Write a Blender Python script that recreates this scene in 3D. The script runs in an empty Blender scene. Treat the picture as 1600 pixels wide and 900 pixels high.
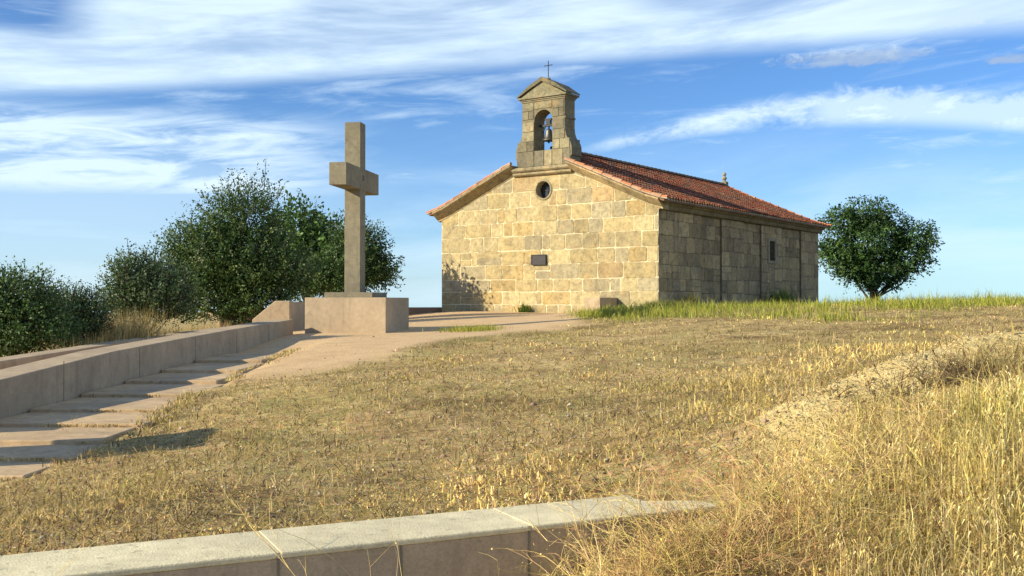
import bpy, bmesh, math, random
import numpy as np
from mathutils import Vector, Matrix
R = math.radians
rng = np.random.default_rng(7)
random.seed(11)
scn = bpy.context.scene
COL = scn.collection

# ------------------------------------------------------------------ helpers
def link(o, parent=None):
    COL.objects.link(o)
    if parent is not None: o.parent = parent
    return o
def tag(o, label=None, cat=None, group=None, kind=None):
    if label: o['label'] = label
    if cat: o['category'] = cat
    if group: o['group'] = group
    if kind: o['kind'] = kind
    return o
def empty(name, loc=(0, 0, 0), rz=0.0, label=None, cat=None, group=None):
    o = bpy.data.objects.new(name, None); o.location = loc; o.rotation_euler = (0, 0, rz)
    o.empty_display_size = 0.3
    link(o); return tag(o, label, cat, group)
def mesh_obj(name, verts, faces, mat, parent=None, cols=None, smooth=False, fix=True):
    me = bpy.data.meshes.new(name); me.from_pydata([tuple(v) for v in verts], [], [tuple(f) for f in faces])
    if cols is not None:
        at = me.color_attributes.new('Col', 'FLOAT_COLOR', 'POINT')
        a = np.ones((len(verts), 4), np.float32); a[:, :3] = np.asarray(cols)[:, :3]
        at.data.foreach_set('color', a.ravel())
    if fix:
        bm = bmesh.new(); bm.from_mesh(me); bmesh.ops.recalc_face_normals(bm, faces=bm.faces); bm.to_mesh(me); bm.free()
    if smooth: me.polygons.foreach_set('use_smooth', [True] * len(me.polygons))
    me.materials.append(mat)
    o = bpy.data.objects.new(name, me); link(o, parent); return o
def np_mesh(name, V, F, k, mat, cols=None, parent=None, smooth=False):
    """V (n,3), F flat (m*k) loops, k verts per face"""
    me = bpy.data.meshes.new(name)
    V = np.ascontiguousarray(V, np.float32); F = np.ascontiguousarray(F, np.int32).reshape(-1)
    m = len(F) // k
    me.vertices.add(len(V)); me.vertices.foreach_set('co', V.ravel())
    me.loops.add(len(F)); me.loops.foreach_set('vertex_index', F)
    me.polygons.add(m); me.polygons.foreach_set('loop_start', np.arange(m, dtype=np.int32) * k)
    me.update(calc_edges=True)
    if cols is not None:
        at = me.color_attributes.new('Col', 'FLOAT_COLOR', 'POINT')
        a = np.ones((len(V), 4), np.float32); a[:, :cols.shape[1]] = cols
        at.data.foreach_set('color', a.ravel())
    if smooth: me.polygons.foreach_set('use_smooth', np.ones(m, bool))
    me.materials.append(mat)
    o = bpy.data.objects.new(name, me); link(o, parent); return o
class MB:
    def __init__(s): s.v = []; s.f = []; s.c = []
    def add(s, vs, fs, col=(1, 1, 1)):
        n = len(s.v); s.v += [tuple(v) for v in vs]; s.f += [tuple(i + n for i in f) for f in fs]; s.c += [col] * len(vs)
    def box(s, x0, x1, y0, y1, z0, z1, col=(1, 1, 1)):
        s.add([(x0, y0, z0), (x1, y0, z0), (x1, y1, z0), (x0, y1, z0), (x0, y0, z1), (x1, y0, z1), (x1, y1, z1), (x0, y1, z1)],
              [(0, 3, 2, 1), (4, 5, 6, 7), (0, 1, 5, 4), (1, 2, 6, 5), (2, 3, 7, 6), (3, 0, 4, 7)], col)
    def prism(s, poly, fn, d0, d1, col=(1, 1, 1)):
        """poly 2-D; fn(p,q,d)->3-D"""
        n = len(poly)
        vs = [fn(p[0], p[1], d0) for p in poly] + [fn(p[0], p[1], d1) for p in poly]
        fs = [tuple(range(n)), tuple(range(2 * n - 1, n - 1, -1))] + [(i, (i + 1) % n, n + (i + 1) % n, n + i) for i in range(n)]
        s.add(vs, fs, col)
    def tube(s, pts, rad, n=6, col=(1, 1, 1), caps=True):
        pts = [Vector(p) for p in pts]
        if not hasattr(rad, '__len__'): rad = [rad] * len(pts)
        base = len(s.v); up = Vector((0.13, 0.27, 1)).normalized()
        for i, p in enumerate(pts):
            d = (pts[min(i + 1, len(pts) - 1)] - pts[max(i - 1, 0)]).normalized()
            a = d.cross(up)
            if a.length < 1e-3: a = d.cross(Vector((1, 0, 0)))
            a.normalize(); b = d.cross(a)
            for k in range(n):
                t = 2 * math.pi * k / n
                s.v.append(tuple(p + (a * math.cos(t) + b * math.sin(t)) * rad[i])); s.c.append(col)
        for i in range(len(pts) - 1):
            for k in range(n):
                s.f.append((base + i * n + k, base + i * n + (k + 1) % n, base + (i + 1) * n + (k + 1) % n, base + (i + 1) * n + k))
        if caps:
            s.f.append(tuple(base + k for k in range(n))[::-1]); s.f.append(tuple(base + (len(pts) - 1) * n + k for k in range(n)))
    def lathe(s, prof, c=(0, 0, 0), n=20, col=(1, 1, 1)):
        base = len(s.v)
        for (r, z) in prof:
            for k in range(n):
                t = 2 * math.pi * k / n
                s.v.append((c[0] + r * math.cos(t), c[1] + r * math.sin(t), c[2] + z)); s.c.append(col)
        for i in range(len(prof) - 1):
            for k in range(n):
                s.f.append((base + i * n + k, base + i * n + (k + 1) % n, base + (i + 1) * n + (k + 1) % n, base + (i + 1) * n + k))
    def build(s, name, mat, parent=None, smooth=False, fix=True):
        return mesh_obj(name, s.v, s.f, mat, parent, s.c, smooth, fix)
def bevel(o, w, seg=2):
    bm = bmesh.new(); bm.from_mesh(o.data)
    ed = [e for e in bm.edges if len(e.link_faces) == 2 and e.calc_face_angle(0) > R(25)]
    bmesh.ops.bevel(bm, geom=ed, offset=w, segments=seg, affect='EDGES', profile=0.5, clamp_overlap=True)
    bm.to_mesh(o.data); bm.free(); return o
def cut(o, cutter):
    m = o.modifiers.new('b', 'BOOLEAN'); m.operation = 'DIFFERENCE'; m.object = cutter; m.solver = 'EXACT'
    try: m.use_self = True
    except Exception: pass
    dg = bpy.context.evaluated_depsgraph_get(); dg.update()
    me = bpy.data.meshes.new_from_object(o.evaluated_get(dg), preserve_all_data_layers=True, depsgraph=dg)
    o.modifiers.clear(); old = o.data; o.data = me; bpy.data.meshes.remove(old); me.name = o.name
def kill(o):
    me = o.data; bpy.data.objects.remove(o); bpy.data.meshes.remove(me)
def wobble(o, amp, scale=2.0, seed=0):
    me = o.data; n = len(me.vertices); co = np.empty(n * 3, np.float32); me.vertices.foreach_get('co', co); co = co.reshape(-1, 3)
    d = np.stack([vnoise(co[:, (k + 1) % 3] * scale + k * 7 + seed + co[:, k] * scale * .7, co[:, (k + 2) % 3] * scale + seed) for k in range(3)], 1)
    co += (d - .5) * 2 * amp; me.vertices.foreach_set('co', co.ravel().astype(np.float32)); me.update()

# value noise
def _h(i, j):
    n = (i * 374761393 + j * 668265263) & 0xffffffff
    n = ((n ^ (n >> 13)) * 1274126177) & 0xffffffff
    return ((n ^ (n >> 16)) & 0xffff) / 65535.0
def vnoise(x, y):
    x = np.asarray(x, float); y = np.asarray(y, float)
    i = np.floor(x).astype(np.int64); j = np.floor(y).astype(np.int64); u = x - i; v = y - j
    u = u * u * (3 - 2 * u); v = v * v * (3 - 2 * v)
    return (_h(i, j) * (1 - u) + _h(i + 1, j) * u) * (1 - v) + (_h(i, j + 1) * (1 - u) + _h(i + 1, j + 1) * u) * v
def fbm(x, y, o=4):
    s = 0; a = .5; t = 0
    for k in range(o):
        s = s + a * vnoise(x * 2 ** k + k * 17.3, y * 2 ** k - k * 9.1); t += a; a *= .5
    return s / t
def sstep(x, a, b):
    t = np.clip((x - a) / (b - a), 0, 1); return t * t * (3 - 2 * t)

# ------------------------------------------------------------------ materials
def new_mat(name):
    m = bpy.data.materials.new(name); m.use_nodes = True
    nt = m.node_tree; nt.nodes.clear(); return m, nt
class NG:
    """tiny expression helper for node trees"""
    def __init__(s, nt): s.nt = nt
    def node(s, t, **k):
        n = s.nt.nodes.new(t)
        for a, b in k.items(): setattr(n, a, b)
        return n
    def put(s, sock, v):
        if isinstance(v, bpy.types.NodeSocket): s.nt.links.new(v, sock)
        elif v is not None:
            if sock.type == 'RGBA' and len(v) == 3: v = (*v, 1)
            sock.default_value = v
    def m(s, op, a, b=None, c=None, clamp=False):
        n = s.node('ShaderNodeMath', operation=op, use_clamp=clamp)
        s.put(n.inputs[0], a)
        if b is not None: s.put(n.inputs[1], b)
        if c is not None: s.put(n.inputs[2], c)
        return n.outputs[0]
    def add(s, a, b): return s.m('ADD', a, b)
    def sub(s, a, b): return s.m('SUBTRACT', a, b)
    def mul(s, a, b): return s.m('MULTIPLY', a, b)
    def ss(s, x, a, b):
        n = s.node('ShaderNodeMapRange', interpolation_type='SMOOTHSTEP'); s.put(n.inputs['Value'], x)
        s.put(n.inputs['From Min'], a); s.put(n.inputs['From Max'], b); return n.outputs['Result']
    def noise(s, vec, scale, detail=4, rough=.55, dist=0, out='Fac'):
        n = s.node('ShaderNodeTexNoise'); s.put(n.inputs['Vector'], vec); n.inputs['Scale'].default_value = scale
        n.inputs['Detail'].default_value = detail; n.inputs['Roughness'].default_value = rough; n.inputs['Distortion'].default_value = dist
        return n.outputs[out]
    def mix(s, f, a, b, mode='MIX'):
        n = s.node('ShaderNodeMix', data_type='RGBA', blend_type=mode)
        s.put(n.inputs[0], f); s.put(n.inputs[6], a); s.put(n.inputs[7], b); return n.outputs[2]
    def ramp(s, f, stops):
        n = s.node('ShaderNodeValToRGB'); s.put(n.inputs[0], f); e = n.color_ramp.elements
        while len(e) < len(stops): e.new(.5)
        for q, (p, c) in zip(e, stops): q.position = p; q.color = (*c, 1) if len(c) == 3 else c
        return n.outputs[0]
    def scale(s, vec, v3):
        n = s.node('ShaderNodeVectorMath', operation='MULTIPLY'); s.put(n.inputs[0], vec); n.inputs[1].default_value = v3; return n.outputs[0]
    def bump(s, h, strength, dist):
        n = s.node('ShaderNodeBump'); n.inputs['Strength'].default_value = strength; n.inputs['Distance'].default_value = dist
        s.put(n.inputs['Height'], h); return n.outputs[0]
    def finish(s, col, rough=.9, normal=None, spec=.2, trans=None, metal=0):
        b = s.node('ShaderNodeBsdfPrincipled'); s.put(b.inputs['Base Color'], col); s.put(b.inputs['Roughness'], rough)
        b.inputs['Specular IOR Level'].default_value = spec; b.inputs['Metallic'].default_value = metal
        if normal is not None: s.nt.links.new(normal, b.inputs['Normal'])
        o = s.node('ShaderNodeOutputMaterial'); sh = b.outputs[0]
        if trans:
            t = s.node('ShaderNodeBsdfTranslucent'); s.put(t.inputs[0], col)
            mx = s.node('ShaderNodeMixShader'); mx.inputs[0].default_value = trans
            s.nt.links.new(sh, mx.inputs[1]); s.nt.links.new(t.outputs[0], mx.inputs[2]); sh = mx.outputs[0]
        s.nt.links.new(sh, o.inputs[0])
    def pos(s): return s.node('ShaderNodeNewGeometry').outputs['Position']
    def obj(s): return s.node('ShaderNodeTexCoord').outputs['Object']
    def attr(s, name='Col', out='Color'):
        n = s.node('ShaderNodeAttribute'); n.attribute_name = name; return n.outputs[out]

def mat_attr(name, rough=.9, trans=None, var=.25, scale=8, spec=.15):
    m, nt = new_mat(name); g = NG(nt)
    n = g.noise(g.pos(), scale, 3)
    c = g.mix(1.0, g.attr(), g.ramp(n, [(.25, (1 - var,) * 3), (.75, (1 + var * .6,) * 3)]), 'MULTIPLY')
    g.finish(c, rough, None, spec, trans); return m

def mat_stone(name, smear=.5, dirt=.35, smearcol=(.62, .53, .34)):
    m, nt = new_mat(name); g = NG(nt); P = g.obj()
    n1 = g.noise(P, 1.1, 5, .6); n2 = g.noise(P, 7, 6, .65); n3 = g.noise(P, 38, 4, .7)
    c = g.attr()
    c = g.mix(1.0, c, g.ramp(n2, [(.28, (.62, .60, .58)), (.5, (1, 1, 1)), (.75, (1.22, 1.18, 1.1))]), 'MULTIPLY')
    c = g.mix(1.0, c, g.ramp(n3, [(.3, (.72, .7, .68)), (.6, (1.08, 1.08, 1.08))]), 'MULTIPLY')
    c = g.mix(g.mul(g.ss(n1, .46, .68), dirt), c, (.17, .145, .10))          # grey weathering
    n6 = g.noise(P, 3.7, 6, .7, .4)
    c = g.mix(1.0, c, g.ramp(n6, [(.30, (.74, .70, .66)), (.5, (1, 1, 1)), (.68, (1.16, 1.15, 1.12))]), 'MULTIPLY')
    n7 = g.noise(P, 1.9, 5, .6, .3); c = g.mix(g.mul(g.ss(n7, .54, .70), .30), c, (.50, .30, .10))
    n4 = g.noise(P, 2.3, 8, .75, .8)
    c = g.mix(g.mul(g.ss(n4, .54, .66), smear), c, smearcol)                   # old mortar smears
    n5 = g.noise(g.scale(P, (1, 1, .8)), 3.1, 6, .75)
    c = g.mix(g.mul(g.ss(n5, .60, .68), .55), c, (.12, .10, .075))
    h = g.add(g.mul(n2, .6), g.mul(n3, .5))
    g.finish(c, .92, g.bump(h, .7, .03), .15); return m

def mat_concrete(name, base, var=.18, bump=.25, streak=True, spot=.25, dirt=.35):
    m, nt = new_mat(name); g = NG(nt); P = g.obj()
    n1 = g.noise(P, 1.3, 5, .6); n2 = g.noise(P, 9, 5, .6); n3 = g.noise(P, 90, 3, .7)
    c = g.mix(1.0, base, g.ramp(n1, [(.3, (1 - var,) * 3), (.7, (1 + var, 1 + var, 1 + var * .8))]), 'MULTIPLY')
    c = g.mix(1.0, c, g.ramp(n2, [(.3, (1 - var * .7,) * 3), (.7, (1 + var * .5,) * 3)]), 'MULTIPLY')
    c = g.mix(1.0, c, g.ramp(n3, [(.3, (.82, .81, .8)), (.65, (1.07, 1.07, 1.07))]), 'MULTIPLY')
    if streak:
        n4 = g.noise(g.scale(P, (3.2, 3.2, .35)), 2.2, 5, .65)
        c = g.mix(g.mul(g.ss(n4, .5, .72), .4), c, tuple(x * .55 for x in base))
    n6 = g.noise(P, 3.4, 8, .72, .5)
    c = g.mix(g.mul(g.ss(n6, .53, .68), dirt), c, tuple(x * .5 for x in base))
    n8 = g.noise(P, 5.1, 8, .7, 1.0); c = g.mix(g.mul(g.ss(n8, .60, .66), dirt * .8), c, (.40, .37, .24))
    n5 = g.noise(P, 16, 2, .5)
    c = g.mix(g.mul(g.ss(n5, .64, .70), spot), c, tuple(x * .45 for x in base))
    g.finish(c, .9, g.bump(g.add(n3, g.mul(n2, .7)), bump, .012), .2); return m

def mat_plain(name, base, rough=.6, metal=0, var=.2, spec=.4):
    m, nt = new_mat(name); g = NG(nt); n = g.noise(g.obj(), 12, 4)
    c = g.mix(1.0, base, g.ramp(n, [(.3, (1 - var,) * 3), (.7, (1 + var,) * 3)]), 'MULTIPLY')
    g.finish(c, rough, g.bump(n, .2, .01), spec, None, metal); return m

M = {}
M['facade'] = mat_stone('facade_stone', .38, .45, (.54, .46, .29))
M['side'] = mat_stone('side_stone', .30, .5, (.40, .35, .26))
M['gable'] = mat_stone('bell_gable_stone', .2, .6, (.42, .37, .25))
M['mortar'] = mat_concrete('lime_mortar', (.66, .57, .38), .2, .5, False, .35)
M['tile'] = mat_attr('roof_tile', .9, None, .32, 2.2)
M['conc_pink'] = mat_concrete('pink_concrete', (.44, .34, .235), .16, .25)
M['conc_grey'] = mat_concrete('grey_concrete', (.245, .215, .155), .2, .5, True, .35, .5)
M['conc_cap'] = mat_concrete('pale_capstone', (.70, .62, .42), .2, .4, False, .5, .45)
M['conc_front'] = mat_concrete('wall_concrete', (.46, .36, .25), .14, .2)
M['slab'] = mat_concrete('paving_concrete', (.55, .40, .25), .24, .5, False, .6)
M['redwall'] = mat_concrete('far_wall_concrete', (.30, .19, .13), .12, .2, False)
M['iron'] = mat_plain('wrought_iron', (.035, .035, .035), .6, .6)
M['bronze'] = mat_plain('aged_bronze', (.13, .125, .11), .5, .8)
M['dark'] = mat_plain('dark_bronze_plate', (.028, .025, .03), .5, .3)
M['glass'] = mat_plain('dim_glass', (.03, .035, .05), .12, 0, .1, .5)
M['wood'] = mat_plain('dark_wood', (.06, .045, .03), .7)
M['bark'] = mat_plain('bark', (.07, .055, .04), .9, 0, .4, .1)
M['leaf'] = mat_attr('leaf', .55, .28, .25, 3, .35)
M['grass'] = mat_attr('grass_blade', .8, .35, .2, 3, .1)
M['twig'] = mat_attr('dry_twig', .85, None, .2, 6, .1)
M['pebble'] = mat_attr('pebble', .9, None, .2, 30, .2)

# ------------------------------------------------------------------ terrain
# eye level is z = 0; the camera stands on ground at z = -1.6
WD = Vector((.901, .434)).normalized(); WN = Vector((-WD.y, WD.x))           # foreground wall direction / uphill normal
WJ = Vector((-.963, 4.245)); WZ = -1.04
PATHX0, PATHX1 = -5.15, -3.55
CN = np.array([5.19, 36.27]); YAW = .63
CX = np.array([math.cos(YAW), -math.sin(YAW)]); CY = np.array([math.sin(YAW), math.cos(YAW)])
PC = np.array([-3.77, 25.16]); PTH = R(9.8)
ctrl = [(-5.1, 7.0, -1.40), (-3.6, 7.6, -1.34), (-5.1, 10.5, -1.21), (-3.6, 10.4, -1.20), (-5.1, 13.3, -1.11), (-4, 13.5, -1.10),
        (-5.1, 18.8, -.95), (-4.8, 23.7, -.77), (-2.95, 24, -.76), (-1, 27, -.64), (-2.5, 31, -.60), (-3, 41, -.46), (1.2, 38, -.47), (3.2, 35.5, -.42),
        (-1.3, 5.0, -1.08), (-.2, 5.6, -1.08), (-2.4, 4.6, -1.10), (-2, 7, -1.14), (0, 8, -1.05), (-1.5, 11, -.98), (1, 12, -.88), (0, 17, -.78), (-2, 18, -.83), (2, 22, -.62),
        (1.8, 28, -.48), (5, 20, -.50), (5, 28, -.25), (9, 28, -.14), (14, 28, -.06), (10, 20, -.32), (6, 14, -.64), (9, 13, -.52), (3, 9, -.90),
        (16, 20, -.12), (20, 34, -.14), (10, 35, -.25), (16, 44, -.50), (21, 58, -1.1), (5.5, 36, -.42), (12, 50, -.7), (0, 50, -.9),
        (1.05, 6.0, -.83), (1.8, 6.4, -.66), (2.6, 6.9, -.47), (3.2, 7.3, -.36), (4.0, 7.6, -.28), (6, 8.5, -.20),
        (2.6, 9.3, -.80), (4.2, 10.5, -.66), (1.0, 4.6, -1.05), (2.0, 4.6, -.90), (3.0, 4.8, -.78), (1.6, 3.4, -1.15), (2.6, 3.2, -1.02), (4.5, 5, -.6),
        (-7.5, 10, -1.5), (-7.5, 16, -1.35), (-8, 22, -1.2), (-8.5, 30, -1.1), (-8, 38, -1.2), (-13, 16, -2.6), (-14, 26, -2.6), (-16, 40, -2.8), (-10, 6, -2.2),
        (6, 2, -1.0), (-6, 48, -1.1), (26, 50, -1.3), (30, 30, -.8), (25, 12, -.4)]
ctrl = np.array(ctrl)
def _tps(r2): return .5 * r2 * np.log(np.maximum(r2, 1e-9))
_n = len(ctrl); _d2 = ((ctrl[:, None, :2] - ctrl[None, :, :2]) ** 2).sum(-1)
_K = _tps(_d2) + np.eye(_n) * .35
_P = np.c_[np.ones(_n), ctrl[:, :2]]
_A = np.block([[_K, _P], [_P.T, np.zeros((3, 3))]])
_w = np.linalg.solve(_A, np.r_[ctrl[:, 2], 0, 0, 0])
def H(x, y, detail=True):
    x = np.asarray(x, float); y = np.asarray(y, float)
    xc = np.clip(x, -20, 32); yc = np.clip(y, 0, 62)
    z = _w[_n] + _w[_n + 1] * xc + _w[_n + 2] * yc
    for k in range(_n): z = z + _w[k] * _tps((xc - ctrl[k, 0]) ** 2 + (yc - ctrl[k, 1]) ** 2)
    z = np.clip(z, -3.4, .1)
    r = np.hypot(x - 4, y - 25)
    z = z - sstep(r, 45, 420) * 42 + (fbm(x / 90, y / 90) - .5) * 10 * sstep(r, 150, 600)
    pathm = sstep(x, PATHX0 - .6, PATHX0 - .1) * (1 - sstep(x, PATHX1 - .5, PATHX1 - .1)) * (1 - sstep(y, 19, 23))
    plaza = np.maximum(pathm, sandmask(x, y))
    if detail:
        near = 1 - sstep(r, 60, 120)
        z = z + near * (1 - .85 * plaza) * ((fbm(x * 1.1, y * 1.1, 3) - .5) * .10 + (fbm(x * 5, y * 5, 2) - .5) * .025)
    yr = np.interp(x, RG[:, 0], RG[:, 1]); zr = np.interp(x, RG[:, 0], RG[:, 2]); d = y - yr
    zz = zr - np.where(d > 0, .42 * d, .36 * -d) - .02 * 0 + (fbm(x * 2.5, y * 2.5, 3) - .5) * .05
    kx = sstep(x - .15 * (5.8 - y), 1.05, 1.75) * (1 - sstep(np.abs(d), 1.6, 2.6)); hdiff = np.clip(.5 + (zz - z) / .16, 0, 1)
    z = z * (1 - kx * hdiff) + zz * kx * hdiff
    # camera side of the retaining wall
    d = (x - WJ.x) * WN.x + (y - WJ.y) * WN.y; s = (x - WJ.x) * WD.x + (y - WJ.y) * WD.y
    low = -1.6 + .38 * sstep(s, .5, 1.7)
    k = (1 - sstep(s, 1.3, 2.9)); side = 1 - sstep(d, .1, .32)
    z = z * (1 - side * k) + np.minimum(low, z) * side * k
    # below wall cap just behind it
    beh = sstep(d, .05, .2) * (1 - sstep(d, .5, .9)) * k
    z = z * (1 - beh) + (WZ - .035 + (fbm(x * 4, y * 4, 2) - .5) * .05) * beh
    # path bed a little below the slabs
    z = z - pathm * .05
    return z
RG = np.array([(.6, 5.7, -.90), (1.08, 5.95, -.78), (1.77, 6.3, -.58), (2.55, 6.8, -.37), (3.15, 7.2, -.26), (3.75, 7.5, -.21), (5.5, 8.3, -.16), (9, 10, -.2), (40, 12, -.5)])
def sandmask(x, y):
    a = fbm(x * .7 + 3, y * .35 + 9, 4) - .5
    # trodden sandy forecourt between steps, cross and chapel
    lim = np.interp(y, [12, 14.4, 16.7, 21, 23.8, 29.6, 34, 37], [-3.9, -3.0, -1.6, -.7, .9, 1.9, 2.8, 3.6])
    m = (1 - sstep(x + a * 2.6 - lim, -.55, .5)) * sstep(x, -7.2, -6.6) * sstep(y + a * 3, 12, 15) * (1 - sstep(y, 43, 46))
    return np.clip(m, 0, 1)
def axis(parts):
    out = []
    for a, b, n in parts: out += list(np.linspace(a, b, n, endpoint=False))
    return np.array(out)
xs = np.r_[-np.geomspace(4000, 12.5, 34), np.arange(-12, 14, .13), np.geomspace(14.2, 4000, 40)]
ys = np.r_[-np.geomspace(4000, 1.5, 24), np.arange(-1, 16, .11), np.arange(16, 50, .3), np.geomspace(50.5, 4000, 40)]
X, Y = np.meshgrid(xs, ys); Xf, Yf = X.ravel(), Y.ravel(); Zf = H(Xf, Yf)
nx, ny = len(xs), len(ys)
ii = (np.arange(ny - 1)[:, None] * nx + np.arange(nx - 1)[None, :]).ravel()
F = np.stack([ii, ii + 1, ii + nx + 1, ii + nx], 1)

def greenmask(x, y):
    a = fbm(x * .5, y * .35, 3) - .5
    g = sstep(y + a * 16, 21, 29) * sstep(x + a * 3, 2.2, 4.4) * (1 - sstep(y, 60, 90))
    return g
def bermmask(x, y):
    # bare sandy back of the mound
    yy = np.interp(x, RG[:, 0], RG[:, 1]); a = fbm(x * 2.2, y * 2.2, 3) - .5; b_ = fbm(x * 1.1 + 9, y * 1.1, 3)
    return np.clip(1 - np.abs(y - yy + .27) / (.95 + a * 1.3), 0, 1) * sstep(x, 1.3, 2.0) * (1 - sstep(x, 3.5, 4.4)) * sstep(b_, .28, .42)
cols = np.zeros((len(Xf), 3)); cols[:, 0] = sandmask(Xf, Yf); cols[:, 1] = greenmask(Xf, Yf); cols[:, 2] = sstep(bermmask(Xf, Yf), .0, .22)

m, nt = new_mat('ground_soil'); g = NG(nt); P = g.pos()
sep = g.node('ShaderNodeSeparateColor'); nt.links.new(g.attr(), sep.inputs[0])
sand, green, berm = sep.outputs
n0 = g.noise(P, .35, 4, .55); n1 = g.noise(P, 1.7, 5, .6); n2 = g.noise(P, 11, 5, .65); n3 = g.noise(P, 55, 4, .7)
nst = g.noise(g.scale(P, (.25, 1.6, 1)), 1.6, 5, .65)
lawn = g.ramp(n1, [(.30, (.46, .33, .175)), (.45, (.62, .46, .24)), (.58, (.74, .57, .31)), (.72, (.64, .52, .23))])
lawn = g.mix(g.mul(g.ss(n0, .45, .65), .5), lawn, (.50, .42, .17))
lawn = g.mix(g.mul(g.ss(nst, .55, .66), .55), lawn, (.26, .19, .12))
vor = g.node('ShaderNodeTexVoronoi'); nt.links.new(P, vor.inputs['Vector']); vor.inputs['Scale'].default_value = 34
lawn = g.mix(g.ss(n2, .38, .66), g.mix(1, lawn, (.62, .6, .55), 'MULTIPLY'), lawn)
n00 = g.noise(P, .55, 6, .7, .6); lawn = g.mix(1.0, lawn, g.ramp(n00, [(.36, (.62, .58, .52)), (.47, (.95, .93, .88)), (.60, (1.18, 1.15, 1.08))]), 'MULTIPLY')
lawn = g.mix(g.mul(g.ss(g.noise(P, .8, 5, .65, .3), .52, .64), .38), lawn, (.40, .39, .15))
lawn = g.mix(.5, lawn, g.mix(1.0, lawn, g.mix(.45, vor.outputs['Color'], (1.2, 1.15, 1.0)), 'MULTIPLY'))
lawn = g.mix(g.mul(green, .7), lawn, g.mix(n2, (.12, .13, .04), (.25, .25, .07)))
sc = g.ramp(n1, [(.3, (.56, .38, .22)), (.55, (.66, .47, .28)), (.75, (.60, .43, .25))])
sc = g.mix(1.0, sc, g.ramp(n3, [(.3, (.75, .73, .7)), (.6, (1.08, 1.08, 1.05))]), 'MULTIPLY')
sc = g.mix(g.mul(g.ss(nst, .60, .66), .35), sc, (.30, .20, .12))
bc = g.ramp(n2, [(.3, (.74, .56, .24)), (.55, (.86, .68, .32)), (.75, (.88, .72, .38))])
c = g.mix(sand, lawn, sc); c = g.mix(g.mul(berm, .9), c, bc)
c = g.mix(1.0, c, g.ramp(n3, [(.3, (.70, .68, .66)), (.62, (1.12, 1.12, 1.1))]), 'MULTIPLY')
hgt = g.add(g.mul(n2, .8), g.mul(n3, .5)); 
st = g.m('MULTIPLY_ADD', sand, -.45, .8)
bn = g.node('ShaderNodeBump'); bn.inputs['Distance'].default_value = .05; nt.links.new(hgt, bn.inputs['Height']); nt.links.new(st, bn.inputs['Strength'])
g.finish(c, .95, bn.outputs[0], .1); M['ground'] = m
gr = np_mesh('ground', np.c_[Xf, Yf, Zf], F, 4, M['ground'], cols, smooth=True); tag(gr, kind='structure')

# ------------------------------------------------------------------ world coordinates helper
def cw(a, b, z=0):     # chapel local (a to the left, b back) -> world xy
    return CN + (-a) * CX + b * CY
def in_chapel(x, y, m=.1):
    dx, dy = x - CN[0], y - CN[1]; a = -(dx * CX[0] + dy * CX[1]); b = dx * CY[0] + dy * CY[1]
    return (a > -m) & (a < 10 + m) & (b > -m) & (b < 16.3 + m)
pd1 = np.array([-math.cos(PTH), math.sin(PTH)]); pd2 = np.array([math.sin(PTH), math.cos(PTH)])
def in_ped(x, y, m=.03):
    dx, dy = x - PC[0], y - PC[1]
    return (abs(dx * pd1[0] + dy * pd1[1]) < 1 + m) & (abs(dx * pd2[0] + dy * pd2[1]) < 1 + m)
def in_path(x, y): return (x > -5.75) & (x < PATHX1 - .03) & (y < 19) & (y > 5)
def in_wall(x, y):
    d = (x - WJ.x) * WN.x + (y - WJ.y) * WN.y; s = (x - WJ.x) * WD.x + (y - WJ.y) * WD.y
    return (d > -.05) & (d < .5) & (s < 2.35)
def blocked(x, y): return in_chapel(x, y) | in_ped(x, y) | in_path(x, y) | in_wall(x, y)

# ------------------------------------------------------------------ foreground retaining wall
wall = empty('retaining_wall', (WJ.x, WJ.y, WZ), math.atan2(WD.y, WD.x), 'low concrete retaining wall with pale capstones running across the foreground', 'wall')
mb = MB(); mb.box(-4.2, 3.25, .006, .42, -.95, -.0285); o = mb.build('wall_face', M['conc_front'], wall)
for xx in (-2.7, -1.62, -.0, .535, 1.16, 2.2):
    mb = MB(); mb.box(xx - .005, xx + .005, .001, .03, -.9, -.03); mb.build('face_joint', M['conc_grey'], wall)
joints = [-4.2, -2.33, -1.16, 0, 1.165, 2.35, 3.3]
for i in range(6):
    a0, a1 = joints[i], joints[i + 1]
    mb = MB(); nseg = 10
    mb.box(a0 + .006, a1 - .006, 0, .45, -.028, 0)
    o = mb.build('capstone', M['conc_cap'], wall); bevel(o, .008, 2)
    if i: 
        mb = MB(); mb.box(a0 - .0055, a0 + .0055, .004, .446, -.026, -.002)
        o2 = mb.build('mortar_joint', M['mortar'], wall)

# ------------------------------------------------------------------ path parapet, kerb, steps
def ribbon(name, line, mat, parent=None, n=6, bev=.01):
    """line: list of (xl, xr, y, ztop, zbottom) -> long wall along y"""
    mb = MB(); vs = []; fs = []
    for (xl, xr, y, zt, zb) in line: vs += [(xl, y, zb), (xr, y, zb), (xr, y, zt), (xl, y, zt)]
    k = len(line)
    for i in range(k - 1):
        b = i * 4
        for q in range(4): fs.append((b + q, b + (q + 1) % 4, b + 4 + (q + 1) % 4, b + 4 + q))
    fs.append((0, 1, 2, 3)); fs.append(tuple((k - 1) * 4 + q for q in (3, 2, 1, 0)))
    mb.add(vs, fs); o = mb.build(name, mat, parent); bevel(o, bev, 2); return o
par = empty('path_parapet', (0, 0, 0), 0, 'low pinkish concrete parapet running beside the stepped path up to the cross', 'parapet')
ribbon('parapet_body', [(-5.62, -5.16, y, zt, zb) for y, zt, zb in
       ((9.35, -.83, -1.7), (10.5, -.79, -1.6), (13.3, -.655, -1.5), (16, -.59, -1.4), (18.8, -.53, -1.3), (21.5, -.48, -1.2), (24.15, -.44, -1.1))], M['conc_pink'], par)
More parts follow.
